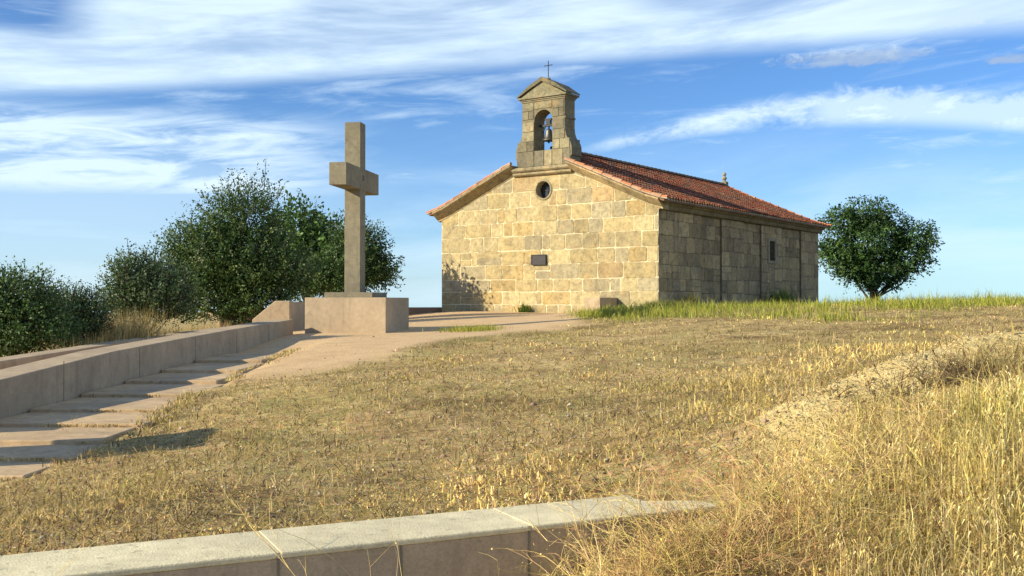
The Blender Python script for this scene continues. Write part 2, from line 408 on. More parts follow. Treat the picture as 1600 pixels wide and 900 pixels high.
for y in (11.8, 14.2, 16.7, 19.2, 21.7):
    mb = MB(); mb.box(-5.165, -5.156, y - .005, y + .005, -1.4, -.69 + (y - 12) * .018); mb.build('parapet_joint', M['conc_grey'], par)
k = ribbon('outer_kerb', [(-6.95, -6.6, y, zt, -2.2) for y, zt in ((8, -.95), (11, -.84), (13.2, -.78), (17, -.71), (22, -.645), (25.5, -.62))], M['conc_pink'])
tag(k, 'lower concrete kerb behind the parapet, edging the bushes', 'kerb')
mb = MB(); mb.box(-.34, .34, -.34, .34, -.4, 1.45); mb.box(-.40, .40, -.40, .40, 1.45, 1.56)
gp = mb.build('gate_pillar', M['conc_pink']); gp.location = (-5.75, 7.85, -1.45); bevel(gp, .012, 2)
tag(gp, 'square concrete pillar at the foot of the stepped path, casting the dark streak on the grass', 'pillar')
# steps
edges = [6.6, 7.6, 8.3, 9.0, 9.9, 10.9, 12.2, 13.6, 15.0, 16.6, 18.4]
tops = [-1.345, -1.30, -1.262, -1.222, -1.185, -1.15, -1.105, -1.06, -1.01, -.955]
rx = [-3.50, -3.62, -3.55, -3.63, -3.55, -3.66, -3.80, -3.92, -4.0, -4.05]
for i in range(10):
    y0, y1, zt = edges[i], edges[i + 1], tops[i]
    mb = MB(); mb.box(-5.14, rx[i], y0 + .012, y1 + .05, zt - .16, zt)
    o = mb.build('paving_step', M['slab']); bevel(o, .012, 2); wobble(o, .006, 3, i)
    ordn = ['lowest', 'second', 'third', 'fourth', 'fifth', 'sixth', 'seventh', 'eighth', 'ninth', 'topmost'][i]
    tag(o, ordn + ' concrete slab step' + ('' if ordn in ('lowest', 'topmost') else ' from the bottom') + ' of the path beside the parapet', 'step', 'slab steps of the path')

# wing wall, far wall, bench block
w1 = MB()
def P3(p, q, d): return (p, d, q)
w1.prism([(-6.85, -1.2), (-5.86, -1.2), (-5.86, .0), (-6.25, .0), (-6.85, -.5)], P3, 27.0, 27.32)
o = w1.build('wing_wall', M['conc_pink']); bevel(o, .015, 2)
ob = MB(); ob.box(-6.18, -5.86, 27.322, 31.5, -1.1, -.03); o2 = ob.build('wall_return', M['conc_pink'], o)
tag(o, 'short concrete wall with a sloping left end, standing behind the parapet left of the cross', 'wall')
A0 = np.array([-11, 38.5]); A1 = cw(10.05, .9); dv = A1 - A0; ln = np.hypot(*dv)
mb = MB(); mb.box(0, ln, 0, .35, -.9, 0); fw = mb.build('far_low_wall', M['redwall']); fw.location = (A0[0], A0[1], -.27); fw.rotation_euler = (0, 0, math.atan2(dv[1], dv[0]))
tag(fw, 'low reddish brown wall ending at the left corner of the chapel', 'wall')
bb = MB(); bb.box(-2.33, -1.66, -1.25, -.03, -.55, .115); bb.box
o = bb.build('stone_bench', M['conc_pink']); o.location = (CN[0], CN[1], 0); o.rotation_euler = (0, 0, -YAW); bevel(o, .015, 2)
tag(o, 'low pinkish concrete block jutting out from the chapel front near its right corner', 'block')

# ------------------------------------------------------------------ stone cross
cr = empty('stone_cross', (PC[0], PC[1], -.78), -PTH, 'tall grey concrete cross on a square pinkish pedestal beside the path', 'cross')
def part(name, mat, *boxes, bev=.01):
    mb = MB()
    for b in boxes: mb.box(*b)
    o = mb.build(name, mat, cr); bevel(o, bev, 2); return o
part('pedestal', M['conc_pink'], (-1, 1, -1, 1, -.25, .858), bev=.012)
part('step_slab', M['conc_grey'], (-.66, .54, -.60, .60, .858, .985))
part('shaft', M['conc_grey'], (-.295, .105, -.20, .20, .985, 5.15), bev=.008)
part('arm', M['conc_grey'], (-.305, .115, -1.27, -.2001, 3.50, 4.03), bev=.008)
part('arm', M['conc_grey'], (-.305, .115, .2001, 1.27, 3.50, 4.03), bev=.008)
part('joint_band', M['conc_grey'], (-.2965, .116, -.1998, .1998, 3.503, 4.027), bev=.002)
part('socket', M['dark'], (.11, .122, -.06, .06, 3.72, 3.86), bev=.002)

# ------------------------------------------------------------------ chapel
ch = empty('stone_chapel', (CN[0], CN[1], 0), -YAW, 'ashlar stone chapel with red tiled roof, round window and bell gable', 'chapel')
def L(a, z, b): return (-a, b, z)            # facade plane
def Ls(b, z, a): return (-a, b, z)           # side plane
RK = [(-.42, 3.66), (.35, 3.90), (1.2, 4.27), (2.5, 4.84), (3.72, 5.36), (5, 5.97)]
RK = RK + [(10 - a, z) for a, z in RK[-2::-1]]
def roofz(a): return float(np.interp(a, [p[0] for p in RK], [p[1] for p in RK]))
ZB = -.75
def clip_poly(poly, cl):
    """Sutherland-Hodgman, cl convex counter-clockwise"""
    out = poly
    for i in range(len(cl)):
        a, b = cl[i], cl[(i + 1) % len(cl)]; inp = out; out = []
        if not inp: return []
        def side(p): return (b[0] - a[0]) * (p[1] - a[1]) - (b[1] - a[1]) * (p[0] - a[0])
        for j in range(len(inp)):
            p, q = inp[j], inp[(j + 1) % len(inp)]; sp, sq = side(p), side(q)
            if sp >= 0: out.append(p)
            if (sp >= 0) != (sq >= 0):
                t = sp / (sp - sq); out.append((p[0] + t * (q[0] - p[0]), p[1] + t * (q[1] - p[1])))
    return out
def area(p): return .5 * sum(p[i][0] * p[(i + 1) % len(p)][1] - p[(i + 1) % len(p)][0] * p[i][1] for i in range(len(p)))
def blocks(mb, p0, p1, z0, z1, fn, depth_out, rnd, palette, clip=None, course=(.47, .60), length=(.45, 1.35), joint=(.006, .022), skip=None, proud=(.012, .035), back=.05, edge=0.0):
    """depth_out: +1 or -1 direction of the outside in fn's third coordinate; wall plane at 0 offset base"""
    base, sgn = depth_out
    z = z0
    while z < z1 - .05:
        h = rnd.uniform(*course)
        if z1 - z - h < .25: h = z1 - z
        x = p0 - rnd.uniform(0, .3) if edge == 0 else p0
        while x < p1 - .02:
            l = rnd.uniform(*length)
            if rnd.random() < .12: l = rnd.uniform(.25, .4)
            if p1 - x - l < .25: l = p1 - x + .01
            xa, xb = max(x, p0), min(x + l, p1); x += l
            if xb - xa < .08: continue
            js = [rnd.uniform(*joint) for _ in range(4)]
            q = lambda s=.014: rnd.uniform(-s, s)
            subs = [(z, z + h)]
            if rnd.random() < .07: mid = z + h * rnd.uniform(.4, .6); subs = [(z, mid), (mid, z + h)]
            for za, zb in subs:
                # rounded-corner quad with slightly wandering edges
                c = .03 + rnd.random() * .03
                xl, xr, zl, zh = xa + js[0], xb - js[1], za + js[2], zb - js[3]
                if xr - xl < .06 or zh - zl < .06: continue
                xm = (xl + xr) / 2; zm = (zl + zh) / 2
                poly = [(xl + c, zl + q()), (xm, zl + q()), (xr - c, zl + q()), (xr + q(), zl + c), (xr + q(), zm), (xr + q(), zh - c), (xr - c, zh + q()), (xm, zh + q()), (xl + c, zh + q()), (xl + q(), zh - c), (xl + q(), zm), (xl + q(), zl + c)]
                if clip: poly = clip_poly(poly, clip)
                if len(poly) < 3 or abs(area(poly)) < .012: continue
                if skip and skip(poly): continue
                col = palette(rnd, (xa + xb) / 2, (za + zb) / 2)
                pr = rnd.uniform(*proud)
                n = len(poly); cx = sum(p[0] for p in poly) / n; cz = sum(p[1] for p in poly) / n
                ins = .014
                def shr(p):
                    dx, dz = cx - p[0], cz - p[1]; r = math.hypot(dx, dz) + 1e-6; return (p[0] + dx / r * ins, p[1] + dz / r * ins)
                top = [shr(p) for p in poly]
                vs = [fn(p[0], p[1], base - sgn * back) for p in poly] + [fn(p[0], p[1], base + sgn * (pr - .012)) for p in poly] + [fn(p[0], p[1], base + sgn * pr) for p in top]
                fs = [tuple(range(n)), tuple(range(3 * n - 1, 2 * n - 1, -1))]
                for i in range(n):
                    j = (i + 1) % n; fs.append((i, j, n + j, n + i)); fs.append((n + i, n + j, 2 * n + j, 2 * n + i))
                mb.add(vs, fs, col)
        z += h
def pal_front(rnd, x, z):
    base = random_choice(rnd, [((.44, .355, .19), 5), ((.49, .405, .23), 4), ((.40, .33, .19), 3), ((.45, .34, .165), 2), ((.37, .315, .20), 2), ((.42, .31, .17), .7), ((.40, .345, .225), 1.5)])
    f = rnd.uniform(.85, 1.1); return tuple(c * f for c in base)
def random_choice(rnd, items):
    t = rnd.random() * sum(w for _, w in items)
    for v, w in items:
        t -= w
        if t <= 0: return v
    return items[-1][0]
REC = [1.0]
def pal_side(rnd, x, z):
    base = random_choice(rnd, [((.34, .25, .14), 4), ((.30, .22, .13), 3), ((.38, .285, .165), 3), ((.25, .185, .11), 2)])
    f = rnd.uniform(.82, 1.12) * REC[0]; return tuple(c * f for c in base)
rnd = random.Random(5)
OC = (4.93, 4.25); ORAD = .335
ftop = [(0, 3.42)] + [(a, z - .47) for a, z in RK if 0.3 < a < 3.8] + [(4.0, 4.82), (6.0, 4.82)] + [(a, z - .47) for a, z in RK if 6.2 < a < 9.7] + [(10, 3.42)]
fpoly = [(10, ZB), (0, ZB)] + ftop
# convex-ish clip polygon in (a,z), counter-clockwise
clipc = [(0, ZB), (10, ZB), (10, 3.50), (8.8, 3.92), (6.2, 5.0), (3.8, 5.0), (1.2, 3.92), (0, 3.50)]
# front wall backing + blocks with a round hole
def cyl_cutter(name, a, z, r, b0, b1, n=40):
    mb = MB(); mb.prism([(a + r * math.cos(2 * math.pi * i / n), z + r * math.sin(2 * math.pi * i / n)) for i in range(n)], L, b0, b1, (.34, .28, .17))
    o = mb.build(name, M['facade']); o.location = ch.location; o.rotation_euler = ch.rotation_euler; return o
mb = MB(); mb.prism(fpoly, L, .0, .55); fb = mb.build('front_wall', M['mortar'], ch)
mb = MB()
def skip_plaque(p): return False
blocks(mb, 0, 10, ZB + .05, 5.0, L, (0, -1), rnd, pal_front, clipc, proud=(.006, .02), joint=(.002, .017))
bl = mb.build('facing_blocks', M['facade'], ch)
bpy.context.view_layer.update()
c1 = cyl_cutter('c1', *OC, ORAD, -.5, 1.0); c2 = cyl_cutter('c2', *OC, ORAD + .015, -.5, 1.0)
bpy.context.view_layer.update()
cut(fb, c1); cut(bl, c2); kill(c1); kill(c2)
_ca = bl.data.color_attributes.get('Col')
if _ca is not None and _ca.domain == 'POINT':
    for _v in bl.data.vertices:
        if math.hypot(-_v.co.x - OC[0], _v.co.z - OC[1]) < ORAD + .06 or _ca.data[_v.index].color[0] > .9: _ca.data[_v.index].color = (.42, .345, .20, 1)
# merge the blocks into the one wall mesh (two materials)
def join_into(dst, src):
    ma = dst.data; mbm = src.data; base = len(ma.materials)
    bm = bmesh.new(); bm.from_mesh(ma); n0 = len(bm.faces)
    for mt in mbm.materials: ma.materials.append(mt)
    bm.from_mesh(mbm); bm.faces.ensure_lookup_table()
    for f in bm.faces[n0:]: f.material_index += base
    bm.to_mesh(ma); bm.free(); bpy.data.objects.remove(src)
join_into(fb, bl)
# side walls: recessed wall + projecting pilaster panels
def side_panel(mbk, mbb, b0, b1, a, z0, z1, win=None, course=(.42, .6)):
    if win is None:
        mbk.prism([(b0, z0), (b1, z0), (b1, z1), (b0, z1)], Ls, a, a + .5)
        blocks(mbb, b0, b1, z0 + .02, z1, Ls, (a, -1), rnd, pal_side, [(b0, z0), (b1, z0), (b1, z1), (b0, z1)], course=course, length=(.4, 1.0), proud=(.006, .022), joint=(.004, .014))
    else:
        w0, w1, y0, y1 = win
        for (p0, p1, q0, q1) in ((b0, w0, z0, z1), (w1, b1, z0, z1), (w0, w1, z0, y0), (w0, w1, y1, z1)):
            mbk.prism([(p0, q0), (p1, q0), (p1, q1), (p0, q1)], Ls, a, a + .5)
            blocks(mbb, p0, p1, q0 + .01, q1, Ls, (a, -1), rnd, pal_side, [(p0, q0), (p1, q0), (p1, q1), (p0, q1)], course=course, length=(.4, 1.0), proud=(.006, .022), joint=(.004, .014))
mk = MB(); mbb = MB()
segs = [(.0, 3.4, 0), (3.4, 5.3, .08), (5.3, 7.45, 0), (7.45, 9.3, .08), (9.3, 11.6, 0), (11.6, 14.0, .08), (14.0, 16.3, 0)]
WIN = (10.15, 10.75, 1.75, 2.6)
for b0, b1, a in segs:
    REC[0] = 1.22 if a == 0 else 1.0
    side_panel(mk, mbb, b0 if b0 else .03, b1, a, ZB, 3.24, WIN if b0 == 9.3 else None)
mbb.v = [(x, y, z) for x, y, z in mbb.v]
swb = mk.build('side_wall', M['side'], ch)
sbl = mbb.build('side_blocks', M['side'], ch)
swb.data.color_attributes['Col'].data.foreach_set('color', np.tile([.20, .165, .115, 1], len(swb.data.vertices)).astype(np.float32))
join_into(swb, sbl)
mb = MB(); mb.box(-10.0, -9.5, .55, 16.3, ZB, 3.3, (.3, .24, .15)); mb.build('side_wall', M['side'], ch)
mb = MB(); mb.prism([(9.5, ZB), (.5, ZB), (.5, 3.4)] + [(a, roofz(a) - .2) for a in (1, 2.5, 5, 7.5, 9)] + [(9.5, 3.4)], L, 15.8, 16.28, (.26, .2, .13)); mb.build('rear_wall', M['side'], ch)
# window in the side wall
wf = MB(); b0, b1, z0, z1 = WIN
wf.box(-.30, -.25, b0 - .0, b0 + .06, z0, z1); wf.box(-.30, -.25, b1 - .06, b1, z0, z1); wf.box(-.30, -.25, b0 + .061, b1 - .061, z0, z0 + .06); wf.box(-.30, -.25, b0 + .061, b1 - .061, z1 - .06, z1)
wo = wf.build('window_frame', M['iron'], ch)
q = MB(); q.box(-.34, -.302, b0, b1, z0, z1); q.build('window_pane', M['glass'], wo)
q = MB()
for i in (1, 2, 3): q.tube([(-.1, b0 + (b1 - b0) * i / 4, z0), (-.1, b0 + (b1 - b0) * i / 4, z1)], .012, 6)
q.build('window_bar', M['iron'], wo)
q = MB(); 
for (p0, p1, q0, q1) in ((b0 - .2, b0 + .0, z0 - .12, z1 + .14), (b1, b1 + .2, z0 - .12, z1 + .14), (b0 + .003, b1 - .003, z1, z1 + .14), (b0 + .003, b1 - .003, z0 - .12, z0)):
    q.box(-.05, .045, p0, p1, q0, q1, (.30, .25, .18))
q.build('window_surround', M['side'], ch)
# round window
ow = MB(); n = 40
vs = []; fs = []
prof = [(ORAD - .015, -.012), (ORAD + .13, -.032), (ORAD + .14, .02), (ORAD - .02, .5), (ORAD - .02, .0)]
for k, (r, b) in enumerate(prof[:3]): pass
ring = [(ORAD - .004, .3), (ORAD - .004, -.03), (ORAD + .01, -.034), (ORAD + .07, -.030), (ORAD + .08, .0)]
for r, b in ring:
    for i in range(n):
        t = 2 * math.pi * i / n; vs.append(L(OC[0] + r * math.cos(t), OC[1] + r * math.sin(t), b))
for k in range(len(ring) - 1):
    for i in range(n): fs.append((k * n + i, k * n + (i + 1) % n, (k + 1) * n + (i + 1) % n, (k + 1) * n + i))
ow.add(vs, fs, (.33, .28, .17)); owo = ow.build('round_window', M['gable'], ch, True)
q = MB(); q.prism([(OC[0] + (ORAD - .002) * math.cos(2 * math.pi * i / n), OC[1] + (ORAD - .002) * math.sin(2 * math.pi * i / n)) for i in range(n)], L, .30, .33)
q.build('window_pane', M['glass'], owo)
q = MB(); q.box(-OC[0] - .012, -OC[0] + .012, .27, .298, OC[1] - ORAD, OC[1] + ORAD); q.box(-OC[0] - ORAD, -OC[0] + ORAD, .269, .297, OC[1] - .012, OC[1] + .012)
q.build('window_bar', M['iron'], owo)

# cornices
def band(mb, line, zoff, th, b0, b1, col):
    for i in range(len(line) - 1):
        (a0, z0), (a1, z1) = line[i], line[i + 1]
        mb.prism([(a0, z0 + zoff), (a1, z1 + zoff), (a1, z1 + zoff - th), (a0, z0 + zoff - th)], L, b0, b1, col)
def sub_line(a0, a1):
    pts = sorted(set([a0, a1] + [p[0] for p in RK if a0 < p[0] < a1])); out = []
    for i in range(len(pts) - 1):
        seg = max(1, int(round((pts[i + 1] - pts[i]) / .7)))
        out += [pts[i] + (pts[i + 1] - pts[i]) * k / seg for k in range(seg)]
    out.append(pts[-1]); return [(a, roofz(a)) for a in out]
def cornice_profile(mb, line, col):
    # a stepped, rounded moulding built as prisms with a shaped b/z section
    prof = [(.45, -.12), (-.40, -.12), (-.40, -.165), (-.36, -.20), (-.26, -.27), (-.16, -.345), (-.08, -.40), (-.03, -.42), (-.03, -.48), (.45, -.48)]
    n = len(prof); vs = []; fs = []
    for a, z in line:
        for b, dz in prof: vs.append(L(a, z + dz, b))
    for i in range(len(line) - 1):
        for k in range(n): fs.append((i * n + k, i * n + (k + 1) % n, (i + 1) * n + (k + 1) % n, (i + 1) * n + k))
    fs.append(tuple(range(n))); fs.append(tuple((len(line) - 1) * n + k for k in range(n))[::-1])
    mb.add(vs, fs, col)
for a0, a1 in ((-.20, 3.66), (6.24, 10.20)):
    co = MB(); pts = sub_line(a0, a1); i = 0
    while i < len(pts) - 1:
        j = min(i + rnd.choice([1, 1, 2]), len(pts) - 1); seg = pts[i:j + 1]
        g0 = .006
        (xa, za), (xb, zb) = seg[0], seg[-1]
        s2 = [(xa + g0, za + g0 * .45 * (1 if zb > za else -1))] + seg[1:-1] + [(xb - g0, zb - g0 * .45 * (1 if zb > za else -1))]
        f = rnd.uniform(.85, 1.1); base = rnd.choice([(.42, .33, .18), (.36, .29, .17), (.45, .35, .2)])
        cornice_profile(co, s2, tuple(c * f for c in base)); i = j
    co.build('raking_cornice', M['facade'], ch)
# horizontal string course under the bell gable
co = MB(); prof = [(.3, 5.14), (-.20, 5.14), (-.24, 5.10), (-.24, 5.03), (-.19, 4.98), (-.13, 4.965), (-.13, 4.95), (-.17, 4.93), (-.17, 4.87), (-.12, 4.83), (-.04, 4.80), (.3, 4.80)]
n = len(prof)
al = [3.58, 4.2, 4.9, 5.6, 6.28]
for i in range(4):
    vs = [L(a, z, b) for a in (al[i] + .005, al[i + 1] - .005) for b, z in prof]
    fs = [(k, (k + 1) % n, n + (k + 1) % n, n + k) for k in range(n)] + [tuple(range(n)), tuple(range(2 * n - 1, n - 1, -1))]
    f = rnd.uniform(.85, 1.05); co.add(vs, fs, (.36 * f, .30 * f, .19 * f))
co.build('string_course', M['gable'], ch)
# eaves cornice along both sides
def eaves(a_sign, name):
    mbx = MB(); prof = [(.1, 3.56), (-.27, 3.56), (-.27, 3.46), (-.22, 3.42), (-.16, 3.40), (-.14, 3.34), (-.10, 3.28), (-.02, 3.25), (.45, 3.245), (.45, 3.56)]
    bs = [.45]
    while bs[-1] < 16.0: bs.append(min(bs[-1] + rnd.uniform(.7, 1.2), 16.5))
    bs = [-.0] + bs
    n = len(prof)
    for i in range(len(bs) - 1):
        vs = []
        for b in (bs[i] + .005, bs[i + 1] - .005):
            for a, z in prof: vs.append(((-a) if a_sign > 0 else (-10 + a), b, z))
        fs = [(k, (k + 1) % n, n + (k + 1) % n, n + k) for k in range(n)] + [tuple(range(n)), tuple(range(2 * n - 1, n - 1, -1))]
        f = rnd.uniform(.8, 1.15); mbx.add(vs, fs, (.25 * f, .2 * f, .13 * f))
    return mbx.build(name, M['side'], ch)
e1 = eaves(1, 'eaves_cornice'); e2 = eaves(-1, 'eaves_cornice')

# ---- roof
def tile_col(rnd, lich=.25, bright=1):
    t = rnd.random()
    if t < lich: c = (.20, .115, .08)
    elif t < lich + .06: c = (.30, .20, .13)
    else: c = (rnd.uniform(.29, .37), rnd.uniform(.095, .125), rnd.uniform(.05, .07))
    f = rnd.uniform(.5, .95) * bright; return tuple(x * f for x in c)
def arch_tile(mb, p, q, side, up, r0, r1, col, n=6, th=.014):
    """half-round tile from p to q (Vectors); side,up unit vectors"""
    vs = []
    for (c, r) in ((p, r0), (q, r1)):
        for rr in (r, r - th):
            for k in range(n + 1):
                t = math.pi * k / n; vs.append(c + side * (math.cos(t) * rr) + up * (math.sin(t) * rr * .85))
    m_ = n + 1; fs = []
    for k in range(n):
        fs.append((k, k + 1, 2 * m_ + k + 1, 2 * m_ + k)); fs.append((m_ + k, m_ + k + 1, 3 * m_ + k + 1, 3 * m_ + k))
        fs.append((k, k + 1, m_ + k + 1, m_ + k)); fs.append((2 * m_ + k, 2 * m_ + k + 1, 3 * m_ + k + 1, 3 * m_ + k))
    for e in (0, n): fs.append((e, 2 * m_ + e, 3 * m_ + e, m_ + e))
    mb.add(vs, fs, col)
def slope(sign, name, lich):
    mb = MB()
    line = [(a, z) for a, z in RK if a <= 5.0]
    line[0] = (-.46, 3.645)
    ax = [p[0] for p in line]; az = [p[1] for p in line]
    def pt(s, b, dz=0):     # s = horizontal distance from the ridge outward -> a
        a = 5 - s; z = float(np.interp(a, ax, az)) - .10 + dz
        return Vector((-(a if sign > 0 else 10 - a), b, z))
    # underlay deck
    L2 = []
    deckv = []; deckf = []
    S = [0, 1.28, 2.5, 3.8, 4.65, 5.40]
    for S, bf in (([0, 1.299], .60), ([1.3, 2.5, 3.8, 4.65, 5.40], -.33)):
        deckv = []; deckf = []
        for s in S:
            for b in (bf, 16.72): deckv += [pt(s, b, -.0), pt(s, b, -.07)]
        for i in range(len(S) - 1):
            o_ = i * 4; deckf += [(o_, o_ + 2, o_ + 6, o_ + 4), (o_ + 1, o_ + 3, o_ + 7, o_ + 5), (o_, o_ + 1, o_ + 5, o_ + 4), (o_ + 2, o_ + 3, o_ + 7, o_ + 6)]
        e_ = (len(S) - 1) * 4; deckf += [(0, 1, 3, 2), (e_, e_ + 1, e_ + 3, e_ + 2)]
        mb.add(deckv, deckf, (.22, .12, .08))
    rows = 15; pitch = 5.46 / rows
    b = -.10; ncol = int((16.72 + .10) / .215)
    for j in range(ncol):
        b = -.12 + (j + .5) * .215 
        for i in range(rows):
            s0 = i * pitch; s1 = (i + 1) * pitch + .05
            if s0 < 1.2 and b < .72: continue
            jb = rnd.uniform(-.012, .012)
            p = pt(s0 + .02, b + jb, .012 + rnd.uniform(0, .008)); q = pt(min(s1, 5.46) + rnd.uniform(-.015, .015), b + jb * .5, .035 + rnd.uniform(0, .012))
            d = (q - p).normalized(); side = Vector((0, 1, 0)); up = side.cross(d)
            if up.z < 0: up = -up
            lc = lich + .35 * (fbm(b * .5, i * .25, 3) - .5)
            arch_tile(mb, p, q, side, up, .072, .088, tile_col(rnd, max(0, float(lc))), 5)
    # mortar plugs under the eave tiles
    for j in range(ncol):
        b = -.12 + (j + .5) * .215; p = pt(5.405, b, .0)
        mb.box(p.x - .02, p.x + .02, b - .062, b + .062, p.z - .015, p.z + .052, (.42, .36, .27))
    # verge tiles front and rear
    for bb_, br in ((-.30, 1.35), (16.66, 1)):
        i = 0; s = 1.25 if bb_ < 0 else 0
        while s < 5.3:
            s1 = min(s + .40, 5.48); p = pt(s, bb_, .05); q = pt(s1 + .05, bb_ + rnd.uniform(-.01, .01), .075)
            d = (q - p).normalized(); side = Vector((0, 1, 0)); up = side.cross(d)
            if up.z < 0: up = -up
            f = rnd.uniform(.85, 1.15)
            col = random_choice(rnd, [((.55 * f, .22 * f, .10 * f), 5), ((.50 * f, .27 * f, .16 * f), 3), ((.38 * f, .16 * f, .09 * f), 1)])
            arch_tile(mb, p, q, side, up, .078, .092, col, 7, .016)
            # bedding mortar
            mb.prism([( -p.x, p.z - .035), (-q.x, q.z - .06), (-q.x, q.z - .01), (-p.x, p.z + .0)], L, bb_ - .07, bb_ + .07, (.46, .36, .26))
            s = s1
    return mb.build(name, M['tile'], ch, fix=True)
slope(1, 'tiled_roof', .30); slope(-1, 'tiled_roof', .15)
mb = MB(); b = .7
while b < 16.7:
    p = Vector((-5, b, 5.93 + rnd.uniform(-.008, .008))); q_ = Vector((-5, min(b + .45, 16.75), 5.945)); f = rnd.uniform(.6, 1)
    arch_tile(mb, p, q_, Vector((1, 0, 0)), Vector((0, 0, 1)), .115, .135, (.25 * f, .17 * f, .12 * f), 7, .02); b += .4
mb.build('ridge_tiles', M['tile'], ch)
# finial at the rear apex
mb = MB(); mb.box(-5.15, -4.85, 16.45, 16.75, 5.9, 6.12, (.3, .27, .18))
mb.lathe([(.09, 0), (.07, .08), (.12, .13), (.13, .2), (.08, .26), (.05, .3), (.10, .35), (.10, .42), (.04, .48), (.001, .5)], (-5, 16.6, 6.121), 14, (.32, .28, .18))
mb.build('finial', M['gable'], ch, False)
# ---- bell gable
half = [(0, 5.141), (1.24, 5.141), (1.24, 5.45), (1.29, 5.50), (1.29, 5.80), (1.25, 5.95), (1.16, 6.08), (1.06, 6.22), (1.00, 6.40), (.98, 6.62), (.98, 6.90), (1.02, 6.92), (1.02, 6.98), (.98, 7.0), (.98, 7.66)]
cxg = 4.90
out = [(cxg + p, z) for p, z in half[1:]] + [(cxg - p, z) for p, z in reversed(half[1:])]
mb = MB(); mb.prism(out, L, -.06, .64, (.30, .245, .15)); bg = mb.build('bell_gable', M['gable'], ch)
mb = MB(); ar = .42
op = [(cxg - ar, 5.76), (cxg + ar, 5.76)] + [(cxg + ar * math.cos(math.pi * i / 14), 6.90 + ar * math.sin(math.pi * i / 14)) for i in range(15)]
mb.prism(op, L, -.5, 1.2, (.27, .22, .14)); cc = mb.build('c3', M['gable']); cc.location = ch.location; cc.rotation_euler = ch.rotation_euler
bpy.context.view_layer.update(); cut(bg, cc); kill(cc)
if 'Col' not in bg.data.color_attributes: bg.data.color_attributes.new('Col', 'FLOAT_COLOR', 'POINT')
_ca = bg.data.color_attributes['Col']; _ca.data.foreach_set('color', np.tile([.22, .195, .13, 1], len(_ca.data)).astype(np.float32))
# facing stones of the bell gable (thin, proud of the core)
def in_opening(poly):
    for p in poly:
        for da in (-.0,):
            if abs(p[0] - cxg) < ar + .0 and 5.76 < p[1] < 6.92 + math.sqrt(max(0, ar * ar - (p[0] - cxg) ** 2)): return True
    return False
def pal_gable(rnd, x, z):
    base = random_choice(rnd, [((.27, .24, .155), 4), ((.22, .20, .135), 3), ((.33, .28, .175), 2), ((.18, .165, .12), 2)])
    f = rnd.uniform(.82, 1.12); return tuple(c * f for c in base)
mb = MB()
rects = []
def pier(z0, z1, wout, n):
    for sg in (-1, 1):
        zz = z0
        for k in range(n):
            h = (z1 - z0) / n
            a0, a1 = sorted((cxg + sg * (ar + .005), cxg + sg * (wout(zz + h / 2) - .012)))
            if rnd.random() < .5 and a1 - a0 > .4:
                mid = a0 + (a1 - a0) * rnd.uniform(.4, .6); rects.append((a0, mid, zz, zz + h)); rects.append((mid, a1, zz, zz + h))
            else: rects.append((a0, a1, zz, zz + h))
            zz += h
def wout(z): return float(np.interp(z, [5.141, 5.45, 5.8, 5.95, 6.08, 6.22, 6.4, 6.62, 7.66], [1.24, 1.24, 1.27, 1.22, 1.12, 1.02, .98, .97, .97]))
pier(5.16, 5.76, wout, 1); pier(5.76, 6.90, wout, 3); pier(6.99, 7.64, wout, 2)
rects += [(cxg - .41, cxg - .05, 5.16, 5.75), (cxg - .04, cxg + .41, 5.16, 5.75), (cxg - .41, cxg + .41, 7.36, 7.64)]
for a0, a1, z0, z1 in rects:
    j = .008; w0, w1 = .0, .0
    poly = [(a0 + j, z0 + j), (a1 - j, z0 + j), (a1 - j, z1 - j), (a0 + j, z1 - j)]
    c_ = pal_gable(rnd, 0, 0); mb.prism(poly, L, -.085, -.055, c_); mb.prism(poly, L, .635, .665, c_)
fx = mb.build('facing_stones', M['gable'], ch); bevel(fx, .006, 1); join_into(bg, fx)
# gable cornice + pediment
mb = MB(); prof = [(1.03, 7.66), (1.08, 7.70), (1.18, 7.74), (1.24, 7.80), (1.24, 7.86)]
prev = None
for k, (w, z0, z1) in enumerate(((1.01, 7.66, 7.72), (1.05, 7.721, 7.78), (1.11, 7.781, 7.85))):
    dpt = w - .98; mb.box(-cxg - w, -cxg + w, -.06 - dpt, .64 + dpt, z0, z1, (.24, .215, .145))
mb.prism([(cxg - 1.02, 7.851), (cxg + 1.02, 7.851), (cxg, 8.42)], L, -.12, .70, (.25, .23, .15))
pd = mb.build('pediment', M['gable'], ch)
mb = MB()
for sg in (-1, 1):
    mb.prism([(cxg + sg * 1.14, 7.853), (cxg + sg * 1.13, 7.91), (cxg + sg * .62, 8.27), (cxg + sg * .0, 8.56), (cxg, 8.40), (cxg + sg * .6, 8.13)], L, -.20, .78, (.15, .14, .10))
mb.lathe([(.10, 0), (.10, .06), (.05, .1), (.03, .14)], (-cxg, .29, 8.50), 12, (.25, .2, .14))
ps = mb.build('coping', M['gable'], pd)
mb = MB(); mb.tube([(-cxg, .29, 8.6), (-cxg, .29, 9.26)], .017, 8); mb.tube([(-cxg - .19, .29, 9.08), (-cxg + .19, .29, 9.08)], .015, 8)
mb.build('iron_cross', M['iron'], ch)
# little roof patch seen through the opening is the ridge itself
# shoulders between gable and roof are closed by the roof deck

